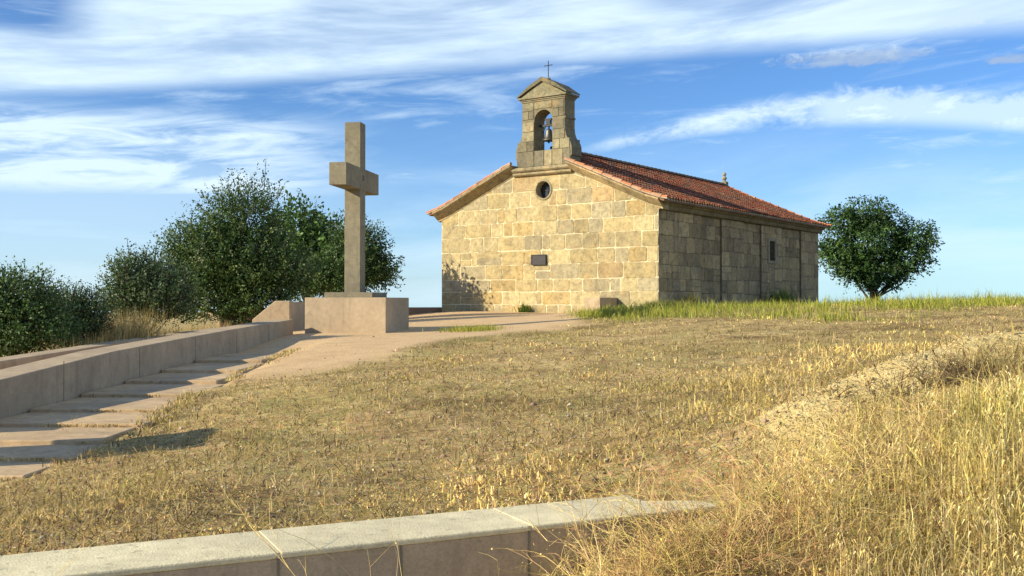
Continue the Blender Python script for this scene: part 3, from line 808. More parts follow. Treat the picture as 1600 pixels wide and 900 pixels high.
# bell
bl_loc = cw(cxg - .02, .29)
bell = empty('church_bell', (bl_loc[0], bl_loc[1], 6.16), -YAW, 'bronze bell hanging in the arch of the bell gable', 'bell')
mb = MB(); pr = [(.0, .46), (.07, .455), (.11, .43), (.125, .38), (.135, .28), (.155, .18), (.19, .09), (.235, .03), (.25, 0), (.235, -.005), (.21, .03), (.14, .15), (.11, .3), (.09, .41), (0, .43)]
mb.lathe(pr, (0, 0, 0), 28, (.22, .21, .18)); mb.build('bell_body', M['bronze'], bell, True)
mb = MB(); mb.box(-.41, .41, -.05, .05, .56, .64); mb.box(-.10, .10, -.06, .06, .641, .80); mb.box(-.15, .15, -.055, .055, .801, .86)
mb.tube([(-.13, 0, .62), (-.20, 0, .45), (-.30, 0, .33)], .02, 6)
mb.tube([(0, 0, .45), (0, 0, .57)], .04, 8); o = mb.build('yoke', M['iron'], bell)
mb = MB(); mb.tube([(0, 0, .42), (0, 0, -.02)], .012, 6); mb.lathe([(.001, -.10), (.035, -.08), (.04, -.05), (.02, -.01)], (0, 0, 0), 10); mb.build('clapper', M['iron'], bell)
# plaque
plq = cw(5.11, -.05)
pl = empty('wall_plaque', (plq[0], plq[1], 1.57), -YAW, 'small dark rectangular plaque on the chapel front', 'plaque')
mb = MB(); mb.box(-.34, .34, -.03, .02, -.20, .20); o = mb.build('plate', M['dark'], pl); bevel(o, .008, 1)
mb = MB()
for x0, x1, z0, z1 in ((-.34, .34, .17, .20), (-.34, .34, -.20, -.17), (-.34, -.31, -.169, .169), (.31, .34, -.169, .169)): mb.box(x0, x1, -.045, -.031, z0, z1)
mb.build('frame', M['iron'], pl)

# ------------------------------------------------------------------ vegetation generators
def blades(name, x, y, h, w, col, lean=.35, label=None, cat=None, mat='grass', droop=.4, dirbias=None, zoff=0, z=None):
    n = len(x); z0 = (H(x, y) if z is None else z) - .01 + zoff
    th = rng.uniform(0, 2 * np.pi, n); ld = rng.uniform(0, 2 * np.pi, n)
    lx, ly = np.cos(ld), np.sin(ld)
    l = np.abs(rng.normal(0, lean, n)) * h
    if dirbias is not None: lx = lx + dirbias[0]; ly = ly + dirbias[1]
    bx, by = np.cos(th) * w * .5, np.sin(th) * w * .5
    V = np.zeros((n, 5, 3))
    b = np.c_[x, y, z0]; side = np.c_[bx, by, np.zeros(n)]
    m1 = b + np.c_[lx * l * .35, ly * l * .35, h * .55]
    tip = b + np.c_[lx * l, ly * l, h * (1 - droop * np.minimum(l / h, 1) * .8)]
    V[:, 0] = b - side; V[:, 1] = b + side; V[:, 2] = m1 + side * .8; V[:, 3] = m1 - side * .8; V[:, 4] = tip
    k = np.arange(n)[:, None] * 5
    tri = np.concatenate([k + np.array([[0, 1, 2]]), k + np.array([[0, 2, 3]]), k + np.array([[3, 2, 4]])], 1).reshape(-1)
    C = np.repeat(col[:, None, :], 5, 1).reshape(-1, 3)
    return V.reshape(-1, 3), tri, C
def pick(n, pal):
    w = np.array([p[1] for p in pal], float); w /= w.sum()
    idx = rng.choice(len(pal), n, p=w); c = np.array([p[0] for p in pal])[idx]
    return c * rng.uniform(.7, 1.25, (n, 1)) * rng.uniform(.93, 1.07, (n, 3))
DRY = [((.60, .45, .17), 5), ((.66, .52, .25), 4), ((.45, .33, .13), 3), ((.30, .25, .09), 2), ((.60, .49, .27), 1.5), ((.24, .16, .08), 1.5)]
STRAW = [((.74, .59, .22), 6), ((.82, .68, .33), 4), ((.52, .39, .14), 3), ((.84, .73, .42), 1.5), ((.30, .21, .09), 1.2), ((.34, .33, .10), 1)]
LAWN = [((.68, .53, .21), 5), ((.46, .39, .12), 3), ((.76, .61, .29), 4), ((.42, .37, .13), 1.2), ((.34, .22, .12), 2.6), ((.76, .63, .34), 1.5)]
GREEN = [((.33, .36, .05), 4), ((.42, .41, .07), 5), ((.24, .30, .05), 3), ((.54, .47, .14), 3), ((.15, .19, .045), 1.2)]
def frustum(n, y0, y1, power=1.0, margin=.12, xmin=-1e9, xmax=1e9):
    """random ground points in the wedge of ground ahead, density falling with distance"""
    u = rng.random(n); y = (y0 ** (1 - power) + u * (y1 ** (1 - power) - y0 ** (1 - power))) ** (1 / (1 - power)) if power != 1 else y0 * (y1 / y0) ** u
    x = rng.uniform(-.5 - margin, .5 + margin, n) * y + rng.uniform(-.6, .6, n)
    k = (x > xmin) & (x < xmax) & ~blocked(x, y); return x[k], y[k]
def emit(name, sets, mat, label=None, cat=None, kind='stuff'):
    V = []; T = []; C = []; o = 0
    for v, t, c in sets: V.append(v); T.append(t + o); C.append(c); o += len(v)
    ob_ = np_mesh(name, np.concatenate(V), np.concatenate(T), 3, M[mat], np.concatenate(C))
    tag(ob_, label, cat, kind=kind); return ob_

# short dry lawn
sets = []
x, y = frustum(330000, 4.0, 34, .95)
sm = sandmask(x, y); patch = sstep(fbm(x * .33 + 40, y * .22 + 3, 3), .36, .56); bm_ = bermmask(x, y); dens = fbm(x * .9, y * .9, 4)
k = (rng.random(len(x)) < (.07 + .42 * patch) * (np.clip((dens - .40) * 3.6, .05, 1) * .8)) & (rng.random(len(x)) > sm * 1.1) & (rng.random(len(x)) > sstep(bm_, 0, .35) * .97)
x, y = x[k], y[k]; n = len(x)
right = sstep(x / y, .05, .3) * (1 - sstep(y, 9, 20))
hh = rng.uniform(.008, .034, n) * (1 + 2.0 * right) * (1 + 1.1 * sstep(fbm(x * .9 + 5, y * .9), .52, .66)) * (1 + .02 * y)
c = pick(n, LAWN); gmask = sstep(fbm(x * .7 + 20, y * .7, 3), .5, .62)[:, None]
c = c * (1 - gmask * .35) + np.array([.34, .33, .09]) * gmask * .35
rr = right[:, None]; c = c * (1 - rr * .6) + pick(n, STRAW) * rr * .6
tone = fbm(x * .28 + 11, y * .24 + 5, 4)[:, None]; t2 = fbm(x * 1.6 + 31, y * 1.1, 3)[:, None]
c = c * np.array([1.12, 1.06, 1.0]) * (.72 + .68 * sstep(tone, .34, .62)) * (.78 + .4 * sstep(t2, .35, .6)); ol = sstep(fbm(x * .4 + 61, y * .3, 3), .46, .60)[:, None] * (1 - rr)
c = c * (1 - .45 * ol) + np.array([.36, .36, .13]) * .45 * ol
sets.append(blades('a', x, y, hh, rng.uniform(.004, .009, n) * (1 + .09 * y), c, 1.25, droop=.7))
# straw lying flat
x, y = frustum(60000, 4.0, 30, 1.0); k = (sandmask(x, y) < .3); x, y = x[k], y[k]; n = len(x)
sets.append(blades('b', x, y, rng.uniform(.03, .12, n), np.full(n, .004) * (1 + .09 * y), pick(n, DRY + [((.13, .09, .06), 3)]), 2.2, droop=1.1))
yy_ = rng.uniform(6.6, 18.4, 5200); xx_ = np.interp(yy_, [6.6, 10, 13, 18.4], [-3.5, -3.6, -3.75, -4.05]) + rng.normal(.07, .10, 5200); k = fbm(xx_ * 3, yy_ * 1.4) > .52; xx_, yy_ = xx_[k], yy_[k]
sets.append(blades('w', xx_, yy_, rng.uniform(.02, .07, len(xx_)), rng.uniform(.006, .012, len(xx_)), pick(len(xx_), LAWN + [((.16, .12, .07), 4)]), .9, zoff=.05))
jy = rng.choice(np.array(edges[1:7]), 1500) + rng.normal(0, .018, 1500); jx = rng.uniform(-5.1, -3.7, 1500); k = fbm(jx * 2.5, jy * 3) > .5; jx, jy = jx[k], jy[k]
sets.append(blades('j', jx, jy, rng.uniform(.015, .05, len(jx)), np.full(len(jx), .009), pick(len(jx), LAWN), 1.0, z=np.interp(jy, [(edges[q] + edges[q + 1]) / 2 for q in range(10)], tops)))
emit('short_dry_grass', sets, 'grass')

# green-yellow grass along the foot of the chapel
sets = []
x, y = frustum(190000, 20, 44, 1.0, .14, 1.5)
gm = greenmask(x, y) + .5 * sstep(fbm(x * .9, y * .9), .55, .7) * sstep(x, 1.5, 3) * sstep(y, 24, 27); k = rng.random(len(x)) < np.clip(gm, 0, 1) * (.35 + .65 * sstep(fbm(x * .8 + 2, y * .8), .35, .6)); x, y = x[k], y[k]; n = len(x)
sets.append(blades('g', x, y, rng.gamma(3.2, .048, n).clip(.03, .42) * (.25 + 1.5 * fbm(x * .6, y * .6)), rng.uniform(.008, .018, n), pick(n, GREEN), .6))
emit('green_grass', sets, 'grass')

# tall straw on the right-hand bank
sets = []
def bank(n, y0, y1, x0, x1):
    x = rng.uniform(x0, x1, n); y = rng.uniform(y0, y1, n); k = ~in_wall(x, y); return x[k], y[k]
x, y = bank(150000, 2.6, 9.5, .7, 7.5)
edge = sstep(x - .12 * (y - 4), .9, 1.9); dd = fbm(x * 1.3, y * 1.3, 3); crest = 1 - sstep(y - np.interp(x, [1, 2, 3, 4, 6], [5.7, 6.0, 6.6, 7.1, 8]), -.6, .1)
k = (rng.random(len(x)) < edge * np.clip((dd - .25) * 3, .1, 1) * (.08 + .92 * crest) * (1 - .93 * ((y > WJ.y + (x - WJ.x) * .4817 - .12) & (y < WJ.y + (x - WJ.x) * .4817 + .6) & ((x - WJ.x) * WD.x + (y - WJ.y) * WD.y < 2.25)))) & (rng.random(len(x)) > sstep(bermmask(x, y), 0, .3) * .96); x, y, dd = x[k], y[k], dd[k]; n = len(x); cr_ = crest[k]
hmax = (.10 + .30 * sstep(dd, .3, .65)) * (1 - .7 * sstep(y - np.interp(x, RG[:, 0], RG[:, 1]), -1.5, -.5)) * (.30 + .70 * sstep(6.3 - y, -.3, 1.6)) * (.55 + .45 * sstep(x, 1.2, 2.6))
sets.append(blades('t', x, y, hmax * rng.uniform(.45, 1.15, n), rng.uniform(.003, .0065, n), pick(n, STRAW) * (.72 + .5 * sstep(fbm(x * 1.1 + 8, y * 1.1, 3), .35, .6))[:, None] * np.where(sstep(fbm(x * .9 + 50, y * .9, 3), .46, .6)[:, None] > rng.random((n, 1)) * 1.4, np.array([.80, .92, .75]), np.array([1., 1., 1.])), np.where(rng.random(n) < .25, 1.5, .55), droop=.75))
x, y = bank(42000, 2.6, 6.6, .9, 6.5); k = rng.random(len(x)) < sstep(x - .12 * (y - 4), 1.0, 2.0) * sstep(fbm(x * 2 + 7, y * 2), .35, .6) * (y < np.interp(x, RG[:, 0], RG[:, 1]) - .5); x, y = x[k], y[k]; n = len(x)
sets.append(blades('u', x, y, rng.uniform(.06, .22, n), rng.uniform(.003, .005, n), pick(n, STRAW + [((.22, .14, .07), 3)]), 1.5, droop=1.0, zoff=.06))
# upright stems with oat-like heads
x, y = bank(7000, 2.8, 5.6, 1.3, 6.0); k = rng.random(len(x)) < sstep(fbm(x * 1.1 + 4, y * 1.1), .42, .6); x, y = x[k], y[k]; n = len(x)
hs = rng.uniform(.28, .5, n) * (.6 + .4 * sstep(x, 1.2, 2.6)) * (.45 + .55 * sstep(6.0 - y, -.2, 1.8)); cs = pick(n, STRAW)
z0 = H(x, y); V, T, C = blades('s', x, y, hs, np.full(n, .0035), cs, .22, z=z0); sets.append((V, T, C))
tips = V.reshape(-1, 5, 3)[:, 4]
hd = []
for q in range(5):
    off = rng.normal(0, .018, (n, 3)); b = tips + off + np.array([0, 0, -.02 * q])
    a_ = rng.uniform(0, 6.28, n); dx = np.c_[np.cos(a_), np.sin(a_), np.zeros(n)] * .0035; dz = np.c_[np.cos(a_ + 1) * .012, np.sin(a_ + 1) * .012, -rng.uniform(.012, .03, n)]
    Vh = np.stack([b - dx, b + dx, b + dz], 1).reshape(-1, 3); hd.append((Vh, np.arange(n * 3), np.repeat(cs * 1.15, 3, 0)))
sets += hd
emit('tall_dry_grass', sets, 'grass')

# dry tangled twigs (thistle skeletons) in the foreground
def twigs(name, spots, nst, hgt, rad, seed, spread=1.0, label=None, cat=None, kind='stuff', cols=None):
    r = random.Random(seed); mb = MB()
    cols = cols or [(.66, .48, .18), (.55, .35, .16), (.72, .56, .26), (.46, .27, .14), (.58, .48, .15)]
    def curve(p, d, l, rad_, col, depth):
        pts = [p]; dd = Vector(d); k = 5 if depth == 0 else 4
        bend = Vector((r.uniform(-1, 1), r.uniform(-1, 1), r.uniform(-.9, .1))) * .33
        for i in range(k):
            dd = (dd + bend * .55 + Vector((r.uniform(-1, 1), r.uniform(-1, 1), r.uniform(-1, 1))) * .16).normalized(); pts.append(pts[-1] + dd * (l / k))
        mb.tube(pts, [rad_ * (1 - .7 * i / k) for i in range(k + 1)], 3, col, False)
        if depth < 2:
            for q in range(r.randint(2, 4) if depth == 0 else r.randint(1, 3)):
                i = r.randint(1, k); nd = (dd + Vector((r.uniform(-1, 1), r.uniform(-1, 1), r.uniform(-.2, .9)))).normalized()
                curve(pts[i], nd, l * r.uniform(.3, .55), rad_ * .62, col, depth + 1)
        else:
            e = pts[-1]; mb.add([e + Vector((r.uniform(-1, 1), r.uniform(-1, 1), r.uniform(-1, 1))) * .006 for _ in range(3)], [(0, 1, 2)], col)
    for i in range(nst):
        (x, y) = spots(r); z = float(H(x, y)); d = Vector((r.uniform(-1, 1) * spread, r.uniform(-1, 1) * spread, r.uniform(.5, 1.2))).normalized()
        f = r.uniform(.75, 1.2); c = r.choice(cols); curve(Vector((x, y, z - .01)), d, hgt * r.uniform(.6, 1.2), rad, tuple(q * f for q in c), 0)
    o = mb.build(name, M['twig'], fix=False); tag(o, label, cat, kind=kind); return o
twigs('dry_twigs', lambda r: (lambda t: (WJ.x + WD.x * t - WN.x * r.uniform(.15, .9), WJ.y + WD.y * t - WN.y * r.uniform(.15, .9)))(1.15 + abs(r.gauss(0, 1)) * .9), 460, .46, .0024, 3)
twigs('dry_weed_stems', lambda r: (r.uniform(1.2, 4.5), r.uniform(3.2, 5.2)), 240, .30, .0022, 8)
def lone(name, px, py, n, h, seed, label):
    o = twigs(name, lambda r: (px + r.uniform(-.06, .06), py + r.uniform(-.06, .06)), n, h, .0022, seed, .6, label, 'weed', None); return o
lone('dry_weed', -.50, 3.95, 5, .75, 21, 'thin dry weed rising in front of the middle of the foreground wall')
lone('dry_weed', -1.84, 3.55, 5, .66, 22, 'spindly dry weed in front of the left end of the foreground wall')
lone('dry_weed', -4.15, 9.55, 4, .28, 25, 'pale dry weed sprouting from the steps beside the parapet')
# dark dead plants on the mound
twigs('dead_thistles', lambda r: ([(2.80 + r.gauss(0, .13), 6.30 + r.gauss(0, .10)), (2.42 + r.gauss(0, .16), 6.25 + r.gauss(0, .05)), (2.9 + r.gauss(0, .5), 6.1 + r.gauss(0, .3))][r.choice([0, 0, 0, 0, 0, 1])]), 230, .14, .0040, 31, 1.2, cols=[(.10, .07, .045), (.15, .10, .06), (.20, .14, .08)])

# pebbles and litter
def pebbles(x, y, s, col):
    n = len(x); base = np.array([[1, 0, 0], [0, 1, 0], [-1, 0, 0], [0, -1, 0], [0, 0, .7], [0, 0, -.5]], float)
    V = base[None] * s[:, None, None] * rng.uniform(.6, 1.3, (n, 6, 3)); a = rng.uniform(0, 6.28, n); ca, sa = np.cos(a)[:, None], np.sin(a)[:, None]
    V = np.stack([V[:, :, 0] * ca - V[:, :, 1] * sa, V[:, :, 0] * sa + V[:, :, 1] * ca, V[:, :, 2]], -1)
    V += np.c_[x, y, H(x, y) + s * .2][:, None, :]
    f = np.array([[0, 1, 4], [1, 2, 4], [2, 3, 4], [3, 0, 4], [1, 0, 5], [2, 1, 5], [3, 2, 5], [0, 3, 5]])
    T = (np.arange(n)[:, None, None] * 6 + f[None]).reshape(-1); return V.reshape(-1, 3), T, np.repeat(col, 6, 0)
x, y = frustum(11000, 4.2, 30, 1.0, xmax=3.0); k = rng.random(len(x)) > sandmask(x, y) * .93; x, y = x[k], y[k]; n = len(x)
xb = rng.uniform(1.2, 4.4, 5200); yb = np.interp(xb, RG[:, 0], RG[:, 1]) + rng.normal(-.15, .35, 5200); kb = rng.random(5200) < sstep(bermmask(xb, yb), 0, .4); xb, yb = xb[kb], yb[kb]
e_ = emit('gravel', [pebbles(xb, yb, rng.gamma(2, .0024, len(xb)).clip(.001, .016), pick(len(xb), [((.60, .46, .23), 4), ((.46, .34, .17), 2), ((.70, .55, .30), 1)])), pebbles(x, y, rng.uniform(.003, .013, n) * (1 + .03 * y) * np.where(rng.random(n) < .03, 2.0, 1), pick(n, [((.42, .34, .25), 4), ((.30, .22, .16), 3), ((.55, .47, .36), 2), ((.20, .15, .11), 2)]))], 'pebble')

# tufts that read as single plants
def tuft(name, px, py, n, h, rad, w, pal, label, lean=.5, cat='plant'):
    x = px + rng.normal(0, rad, n); y = py + rng.normal(0, rad, n); z = H(x, y)
    return emit(name, [blades('f', x, y, h * rng.uniform(.4, 1.1, n), np.full(n, w), pick(n, pal), lean, z=z)], 'grass', label, cat, kind=None)
GT = [((.13, .20, .04), 4), ((.20, .26, .06), 3), ((.30, .32, .08), 2)]
c_ = cw(5.65, -.25); tuft('green_weed', c_[0], c_[1], 160, .42, .10, .03, [((.10, .16, .03), 3), ((.18, .22, .05), 2)], 'small green weed growing at the foot of the chapel front')
tuft('grass_tuft', -.95, 24.2, 900, .17, .35, .012, GREEN, 'low green tuft on the bare ground right of the cross pedestal')
tuft('grass_tuft', 2.6, 28.5, 1100, .28, .36, .014, GREEN, 'yellow green grass tuft left of the green band, in front of the concrete block')
tuft('grass_tuft', 4.3, 30.0, 1500, .38, .40, .016, [((.10, .12, .04), 3), ((.22, .24, .07), 3), ((.30, .25, .10), 1)], 'darker bushy grass tuft just right of the concrete block')
c_ = cw(-.7, 9.6); tuft('tall_weed', c_[0], c_[1], 500, 1.05, .28, .03, GT, 'tall green weed against the side wall below its window', .35)
c_ = cw(-.6, 1.2); tuft('tall_weed', c_[0], c_[1], 420, .75, .16, .02, [((.30, .26, .10), 3), ((.2, .2, .06), 2)], 'thin yellowing weed at the near end of the side wall', .35)
for q, (px, py, hh_, nn) in enumerate([(-7.4, 19.2, 1.1, 2600), (-7.35, 17.3, .75, 1500), (-7.5, 21.6, .6, 1600), (-7.4, 24.0, .55, 1400), (-7.7, 15.2, .5, 1200)]):
    lab = ['tallest clump of dry yellow grass behind the parapet', 'lower dry grass clump just left of the tallest clump', 'dry grass clump right of the tallest clump, under the big dark tree', 'dry grass clump at the far end of the kerb by the wing wall', 'sparse dry grass clump in front of the left bushes'][q]
    o = tuft('dry_grass_clump', px, py, nn, hh_, .34, .010, DRY, lab, .3, 'grass clump'); o['group'] = 'dry grass clumps behind the parapet'

# ------------------------------------------------------------------ trees
def tree(name, base, lobes, shoots, leaf, pal, label, seed, up=.5, trunk_r=.12, limbs=14, group=None, shootlen=(.35, .8), spike=None, droop=0, cat='tree', dens=.03, stems=1, hollow=.45):
    """lobes: list of (cx,cy,cz,rx,ry,rz,weight) world; shoots leaves along them"""
    r = np.random.default_rng(seed); rr = random.Random(seed)
    root = empty(name, base, 0, label, cat, group); B = np.array(base)
    lb = np.array(lobes, float); w = lb[:, 6] / lb[:, 6].sum()
    idx = r.choice(len(lb), shoots, p=w); d = r.normal(size=(shoots, 3)); d /= np.linalg.norm(d, axis=1)[:, None]
    rad = (hollow + (1 - hollow) * r.random(shoots) ** .6)
    rad *= .62 + .72 * fbm(d[:, 0] * 2.2 + seed + idx * 3, d[:, 2] * 2.2 + d[:, 1] * 1.7, 3)
    P0 = lb[idx, :3] + d * lb[idx, 3:6] * rad[:, None]
    dirn = d * np.array([1, 1, .6]) + np.array([0, 0, up]) + r.normal(0, .28, (shoots, 3)); dirn /= np.linalg.norm(dirn, axis=1)[:, None]
    ln = r.uniform(*shootlen, shoots)
    if spike:
        sp = np.array(spike); P0 = np.r_[P0, sp[:, :3]]; dirn = np.r_[dirn, sp[:, 3:6] / np.linalg.norm(sp[:, 3:6], axis=1)[:, None]]; ln = np.r_[ln, sp[:, 6]]
    nl = np.maximum(4, (ln / dens).astype(int)); sid = np.repeat(np.arange(len(ln)), nl)
    t = np.concatenate([np.linspace(0, 1, k) for k in nl]); N = len(t)
    pos = P0[sid] + dirn[sid] * (ln[sid] * t)[:, None] - np.array([0, 0, 1.]) * (droop * (t ** 2) * ln[sid])[:, None] + r.normal(0, leaf * .75, (N, 3)) * (1.15 - .6 * t)[:, None]
    # leaf rhombus
    a = r.normal(size=(N, 3)) + dirn[sid] * .9 - np.array([0, 0, droop]); a /= np.linalg.norm(a, axis=1)[:, None]
    nrm_ = (P0[sid] - lb[np.r_[idx, np.zeros(len(ln) - len(idx), int)], :3][sid]); nrm_ /= (np.linalg.norm(nrm_, axis=1)[:, None] + 1e-6); b = np.cross(a, nrm_ * 1.1 + np.array([0, 0, .5]) + r.normal(0, .5, (N, 3))); b /= np.linalg.norm(b, axis=1)[:, None]
    s = (leaf * r.uniform(.6, 1.25, N))[:, None]
    V = np.stack([pos, pos + a * s * .5 + b * s * .30, pos + a * s, pos + a * s * .5 - b * s * .30], 1).reshape(-1, 3)
    k = np.arange(N)[:, None] * 4; Fq = (k + np.array([[0, 1, 2, 3]])).reshape(-1)
    wgt = np.array([p[1] for p in pal], float); wgt /= wgt.sum()
    ci = r.choice(len(pal), len(ln), p=wgt); c = np.array([p[0] for p in pal])[ci][sid] * r.uniform(.85, 1.15, (N, 1)) * (r.uniform(.75, 1.25, len(ln))[sid])[:, None]
    cr_ = np_mesh('crown', V - B, Fq, 4, M['leaf'], np.repeat(c, 4, 0), root)
    # trunk, limbs, twigs of the shoots
    mb = MB()
    for st_ in range(stems):
        off = Vector((rr.uniform(-.25, .25), rr.uniform(-.2, .2), 0)) * (0 if stems == 1 else 1.2)
        mid = Vector((lb[:, 0] @ w - B[0], lb[:, 1] @ w - B[1], (lb[:, 2] @ w - B[2]) * .45)) + off * 1.5
        topc = Vector((lb[:, 0] @ w - B[0], lb[:, 1] @ w - B[1], (lb[:, 2] @ w - B[2])))
        mb.tube([off + Vector((0, 0, -.6)), off * 1.1, mid * .5 + off * .5, mid, topc], [trunk_r * 1.3, trunk_r * 1.1, trunk_r * .9, trunk_r * .75, trunk_r * .4], 8, (.07, .055, .04))
        for q in range(limbs):
            tgt = Vector(P0[rr.randrange(len(P0))] - B); s0 = mid.lerp(topc, rr.uniform(-.4, .8)) if rr.random() < .8 else mid * .6
            m_ = s0.lerp(tgt, .5) + Vector((rr.uniform(-.1, .1), rr.uniform(-.1, .1), rr.uniform(-.15, .1))) * (tgt - s0).length
            mb.tube([s0, m_, tgt], [trunk_r * .42, trunk_r * .25, trunk_r * .08], 5, (.07, .055, .04))
    for q in range(0, len(ln), max(1, len(ln) // 260)):
        p = Vector(P0[q] - B); e = p + Vector(dirn[q] * ln[q] * .9) - Vector((0, 0, droop * .8 * ln[q])); mb.tube([p, p.lerp(e, .5), e], [.012, .009, .004], 4, (.08, .06, .04), False)
    if spike:
        for q in range(len(ln) - len(spike), len(ln)):
            p = Vector(P0[q] - B); e = p + Vector(dirn[q] * ln[q]); mb.tube([p, e], [.014, .004], 4, (.08, .06, .04), False)
    mb.build('trunk', M['bark'], root, False, False)
    return root
def W(px, py, D):      # photo direction at a chosen distance -> world
    return np.array([(px - 800) / 1600 * D, D, (470 - py) / 1600 * D])
def lobe(px, py, D, rx, rz, wt=1, ry=None): 
    p = W(px, py, D); k = D / 1600; return (p[0], p[1], p[2], rx * k, (ry if ry else rx * .9) * k, rz * k, wt)
DK = [((.042, .088, .02), 4), ((.066, .122, .028), 4), ((.11, .17, .042), 2.4), ((.14, .18, .075), 1)]
GY = [((.08, .13, .045), 4), ((.12, .165, .075), 3), ((.17, .20, .11), 2), ((.06, .11, .03), 3)]
LG = [((.07, .14, .025), 4), ((.095, .18, .035), 3), ((.05, .10, .02), 3)]
# big dark elm-like tree
D = 30; 
sp = [(*W(412, 300, D), .06, 0, 1, 1.0), (*W(395, 310, D), -.1, 0, 1, .75), (*W(378, 312, D), -.2, 0, 1, .7), (*W(432, 312, D), .5, 0, 1, .6), (*W(352, 330, D), -.5, 0, 1, .8), (*W(330, 345, D), -.6, 0, .8, .7), (*W(300, 370, D), -.8, 0, .6, .7), (*W(290, 400, D), -1, 0, .5, .6)]
tree('dark_tree', (W(372, 0, D)[0], D, float(H(W(372, 0, D)[0], D))), [lobe(378, 348, D, 48, 42, 2.0), lobe(345, 405, D, 58, 46, 3), lobe(395, 425, D, 60, 55, 3), lobe(330, 465, D, 62, 40, 2.6), lobe(400, 480, D, 50, 35, 1.6), lobe(285, 455, D, 32, 40, 1), lobe(440, 440, D, 36, 34, 1.2), lobe(300, 400, D, 26, 26, .8)], 3200, .078, DK,
     'large dark green tree, tallest of those left of the cross', 41, .75, .13, 22, 'trees and bushes beyond the parapet', (.45, 1.05), sp, hollow=.36)
D = 39.5
sp = [(*W(470, 318, D), .0, 0, 1, .55), (*W(452, 325, D), -.2, 0, 1, .6), (*W(490, 335, D), .2, 0, 1, .6), (*W(525, 350, D), .4, 0, 1, .6)]
tree('fig_tree', (W(480, 0, D)[0], D, float(H(W(480, 0, D)[0], D))), [lobe(462, 372, D, 42, 42, 2), lobe(500, 395, D, 46, 44, 2), lobe(448, 420, D, 42, 36, 1.6), lobe(505, 432, D, 50, 22, 1.6)], 1150, .18, LG,
     'brighter green broad leaved tree just left of the cross shaft', 42, .7, .11, 14, 'trees and bushes beyond the parapet', (.4, .8), sp, dens=.06)
D = 35
sp = [(*W(590, 410, D), 1, 0, .25, .85), (*W(585, 390, D), 1, 0, .6, .75), (*W(575, 375, D), .6, 0, .9, .7), (*W(595, 425, D), 1, 0, .05, .6), (*W(600, 405, D), 1, 0, .1, .7), (*W(560, 360, D), .5, 0, 1, .6)]
tree('dark_tree', (W(532, 0, D)[0], D, float(H(W(532, 0, D)[0], D))), [lobe(560, 400, D, 34, 40, 2), lobe(540, 425, D, 48, 26, 2), lobe(495, 440, D, 40, 18, 1.3), lobe(580, 425, D, 24, 20, 1)], 1900, .09, DK,
     'small dark tree behind the cross, its branches reaching right', 43, .35, .10, 14, 'trees and bushes beyond the parapet', (.35, .75), sp)
D = 21
sp = [(*W(205, 420, D), -.15, 0, 1, .65), (*W(185, 440, D), -.4, 0, 1, .6), (*W(240, 420, D), .1, 0, 1, .55), (*W(222, 430, D), .05, 0, 1, .55), (*W(175, 450, D), -.8, 0, .8, .4), (*W(262, 430, D), .2, 0, 1, .5)]
tree('leafy_bush', (W(222, 0, D)[0], D, float(H(W(222, 0, D)[0], D))), [lobe(215, 445, D, 32, 34, 2), lobe(235, 475, D, 45, 34, 2), lobe(190, 480, D, 25, 25, .8), lobe(265, 470, D, 30, 40, 1)], 1900, .056, GY,
     'grey green shrub with upright shoots, between the big tree and the left bushes', 44, .95, .05, 12, 'trees and bushes beyond the parapet', (.25, .5), sp, cat='bush', stems=3)
D = 17
sp = [(*W(30, 445, D), .1, 0, 1, .35), (*W(60, 445, D), .5, 0, 1, .3), (*W(5, 440, D), -.1, 0, 1, .3), (*W(-40, 440, D), -.1, 0, 1, .35), (*W(45, 450, D), .3, 0, 1, .3)]
tree('leafy_bush', (W(15, 0, D)[0], D, float(H(W(15, 0, D)[0], D))), [lobe(25, 478, D, 52, 40, 2), lobe(-50, 480, D, 70, 48, 2), lobe(40, 520, D, 75, 40, 2.4), lobe(-40, 530, D, 80, 40, 2)], 4300, .052, DK,
     'dark green bush at the left edge of the picture', 45, .7, .05, 12, 'trees and bushes beyond the parapet', (.18, .42), sp, cat='bush', stems=3)
D = 18.5
tree('leafy_bush', (W(112, 0, D)[0], D, float(H(W(112, 0, D)[0], D))), [lobe(105, 490, D, 38, 28, 2), lobe(120, 515, D, 40, 25, 2), lobe(145, 490, D, 14, 22, .5)], 1200, .046, GY + DK,
     'low thin topped bush just right of the bush at the left edge', 46, .9, .04, 10, 'trees and bushes beyond the parapet', (.18, .42), None, cat='bush', stems=3)
# right tree
D = 58
LC = [((.045, .10, .02), 4), ((.065, .135, .028), 4), ((.10, .18, .042), 2.2), ((.03, .065, .016), 3)]
def q_(px_, py_, rx_, rz_, wt_): return lobe(1370 + (px_ - 1376) * .93, 306 + (py_ - 306) * .93, D, rx_ * .92, rz_ * .90, wt_)
tree('locust_tree', (W(1373, 0, D)[0], D, float(H(W(1373, 0, D)[0], D))), [q_(1362, 338, 30, 26, 1.8), q_(1318, 350, 26, 22, 1.3), q_(1395, 352, 26, 20, 1.2), q_(1440, 375, 30, 20, 1.6), q_(1365, 382, 50, 30, 3), q_(1312, 402, 32, 18, 1.6), q_(1425, 408, 34, 24, 1.8), q_(1345, 418, 34, 12, 1.2),
    q_(1382, 434, 42, 14, 1.8), q_(1340, 432, 24, 10, .7), q_(1372, 450, 20, 8, .35), q_(1291, 393, 13, 12, .35), q_(1400, 446, 8, 8, .12)], 2500, .16, LC,
     'rounded dark green tree standing alone right of the chapel', 47, .05, .17, 22, None, (.35, .8), None, .3, dens=.045, stems=2, hollow=.45)

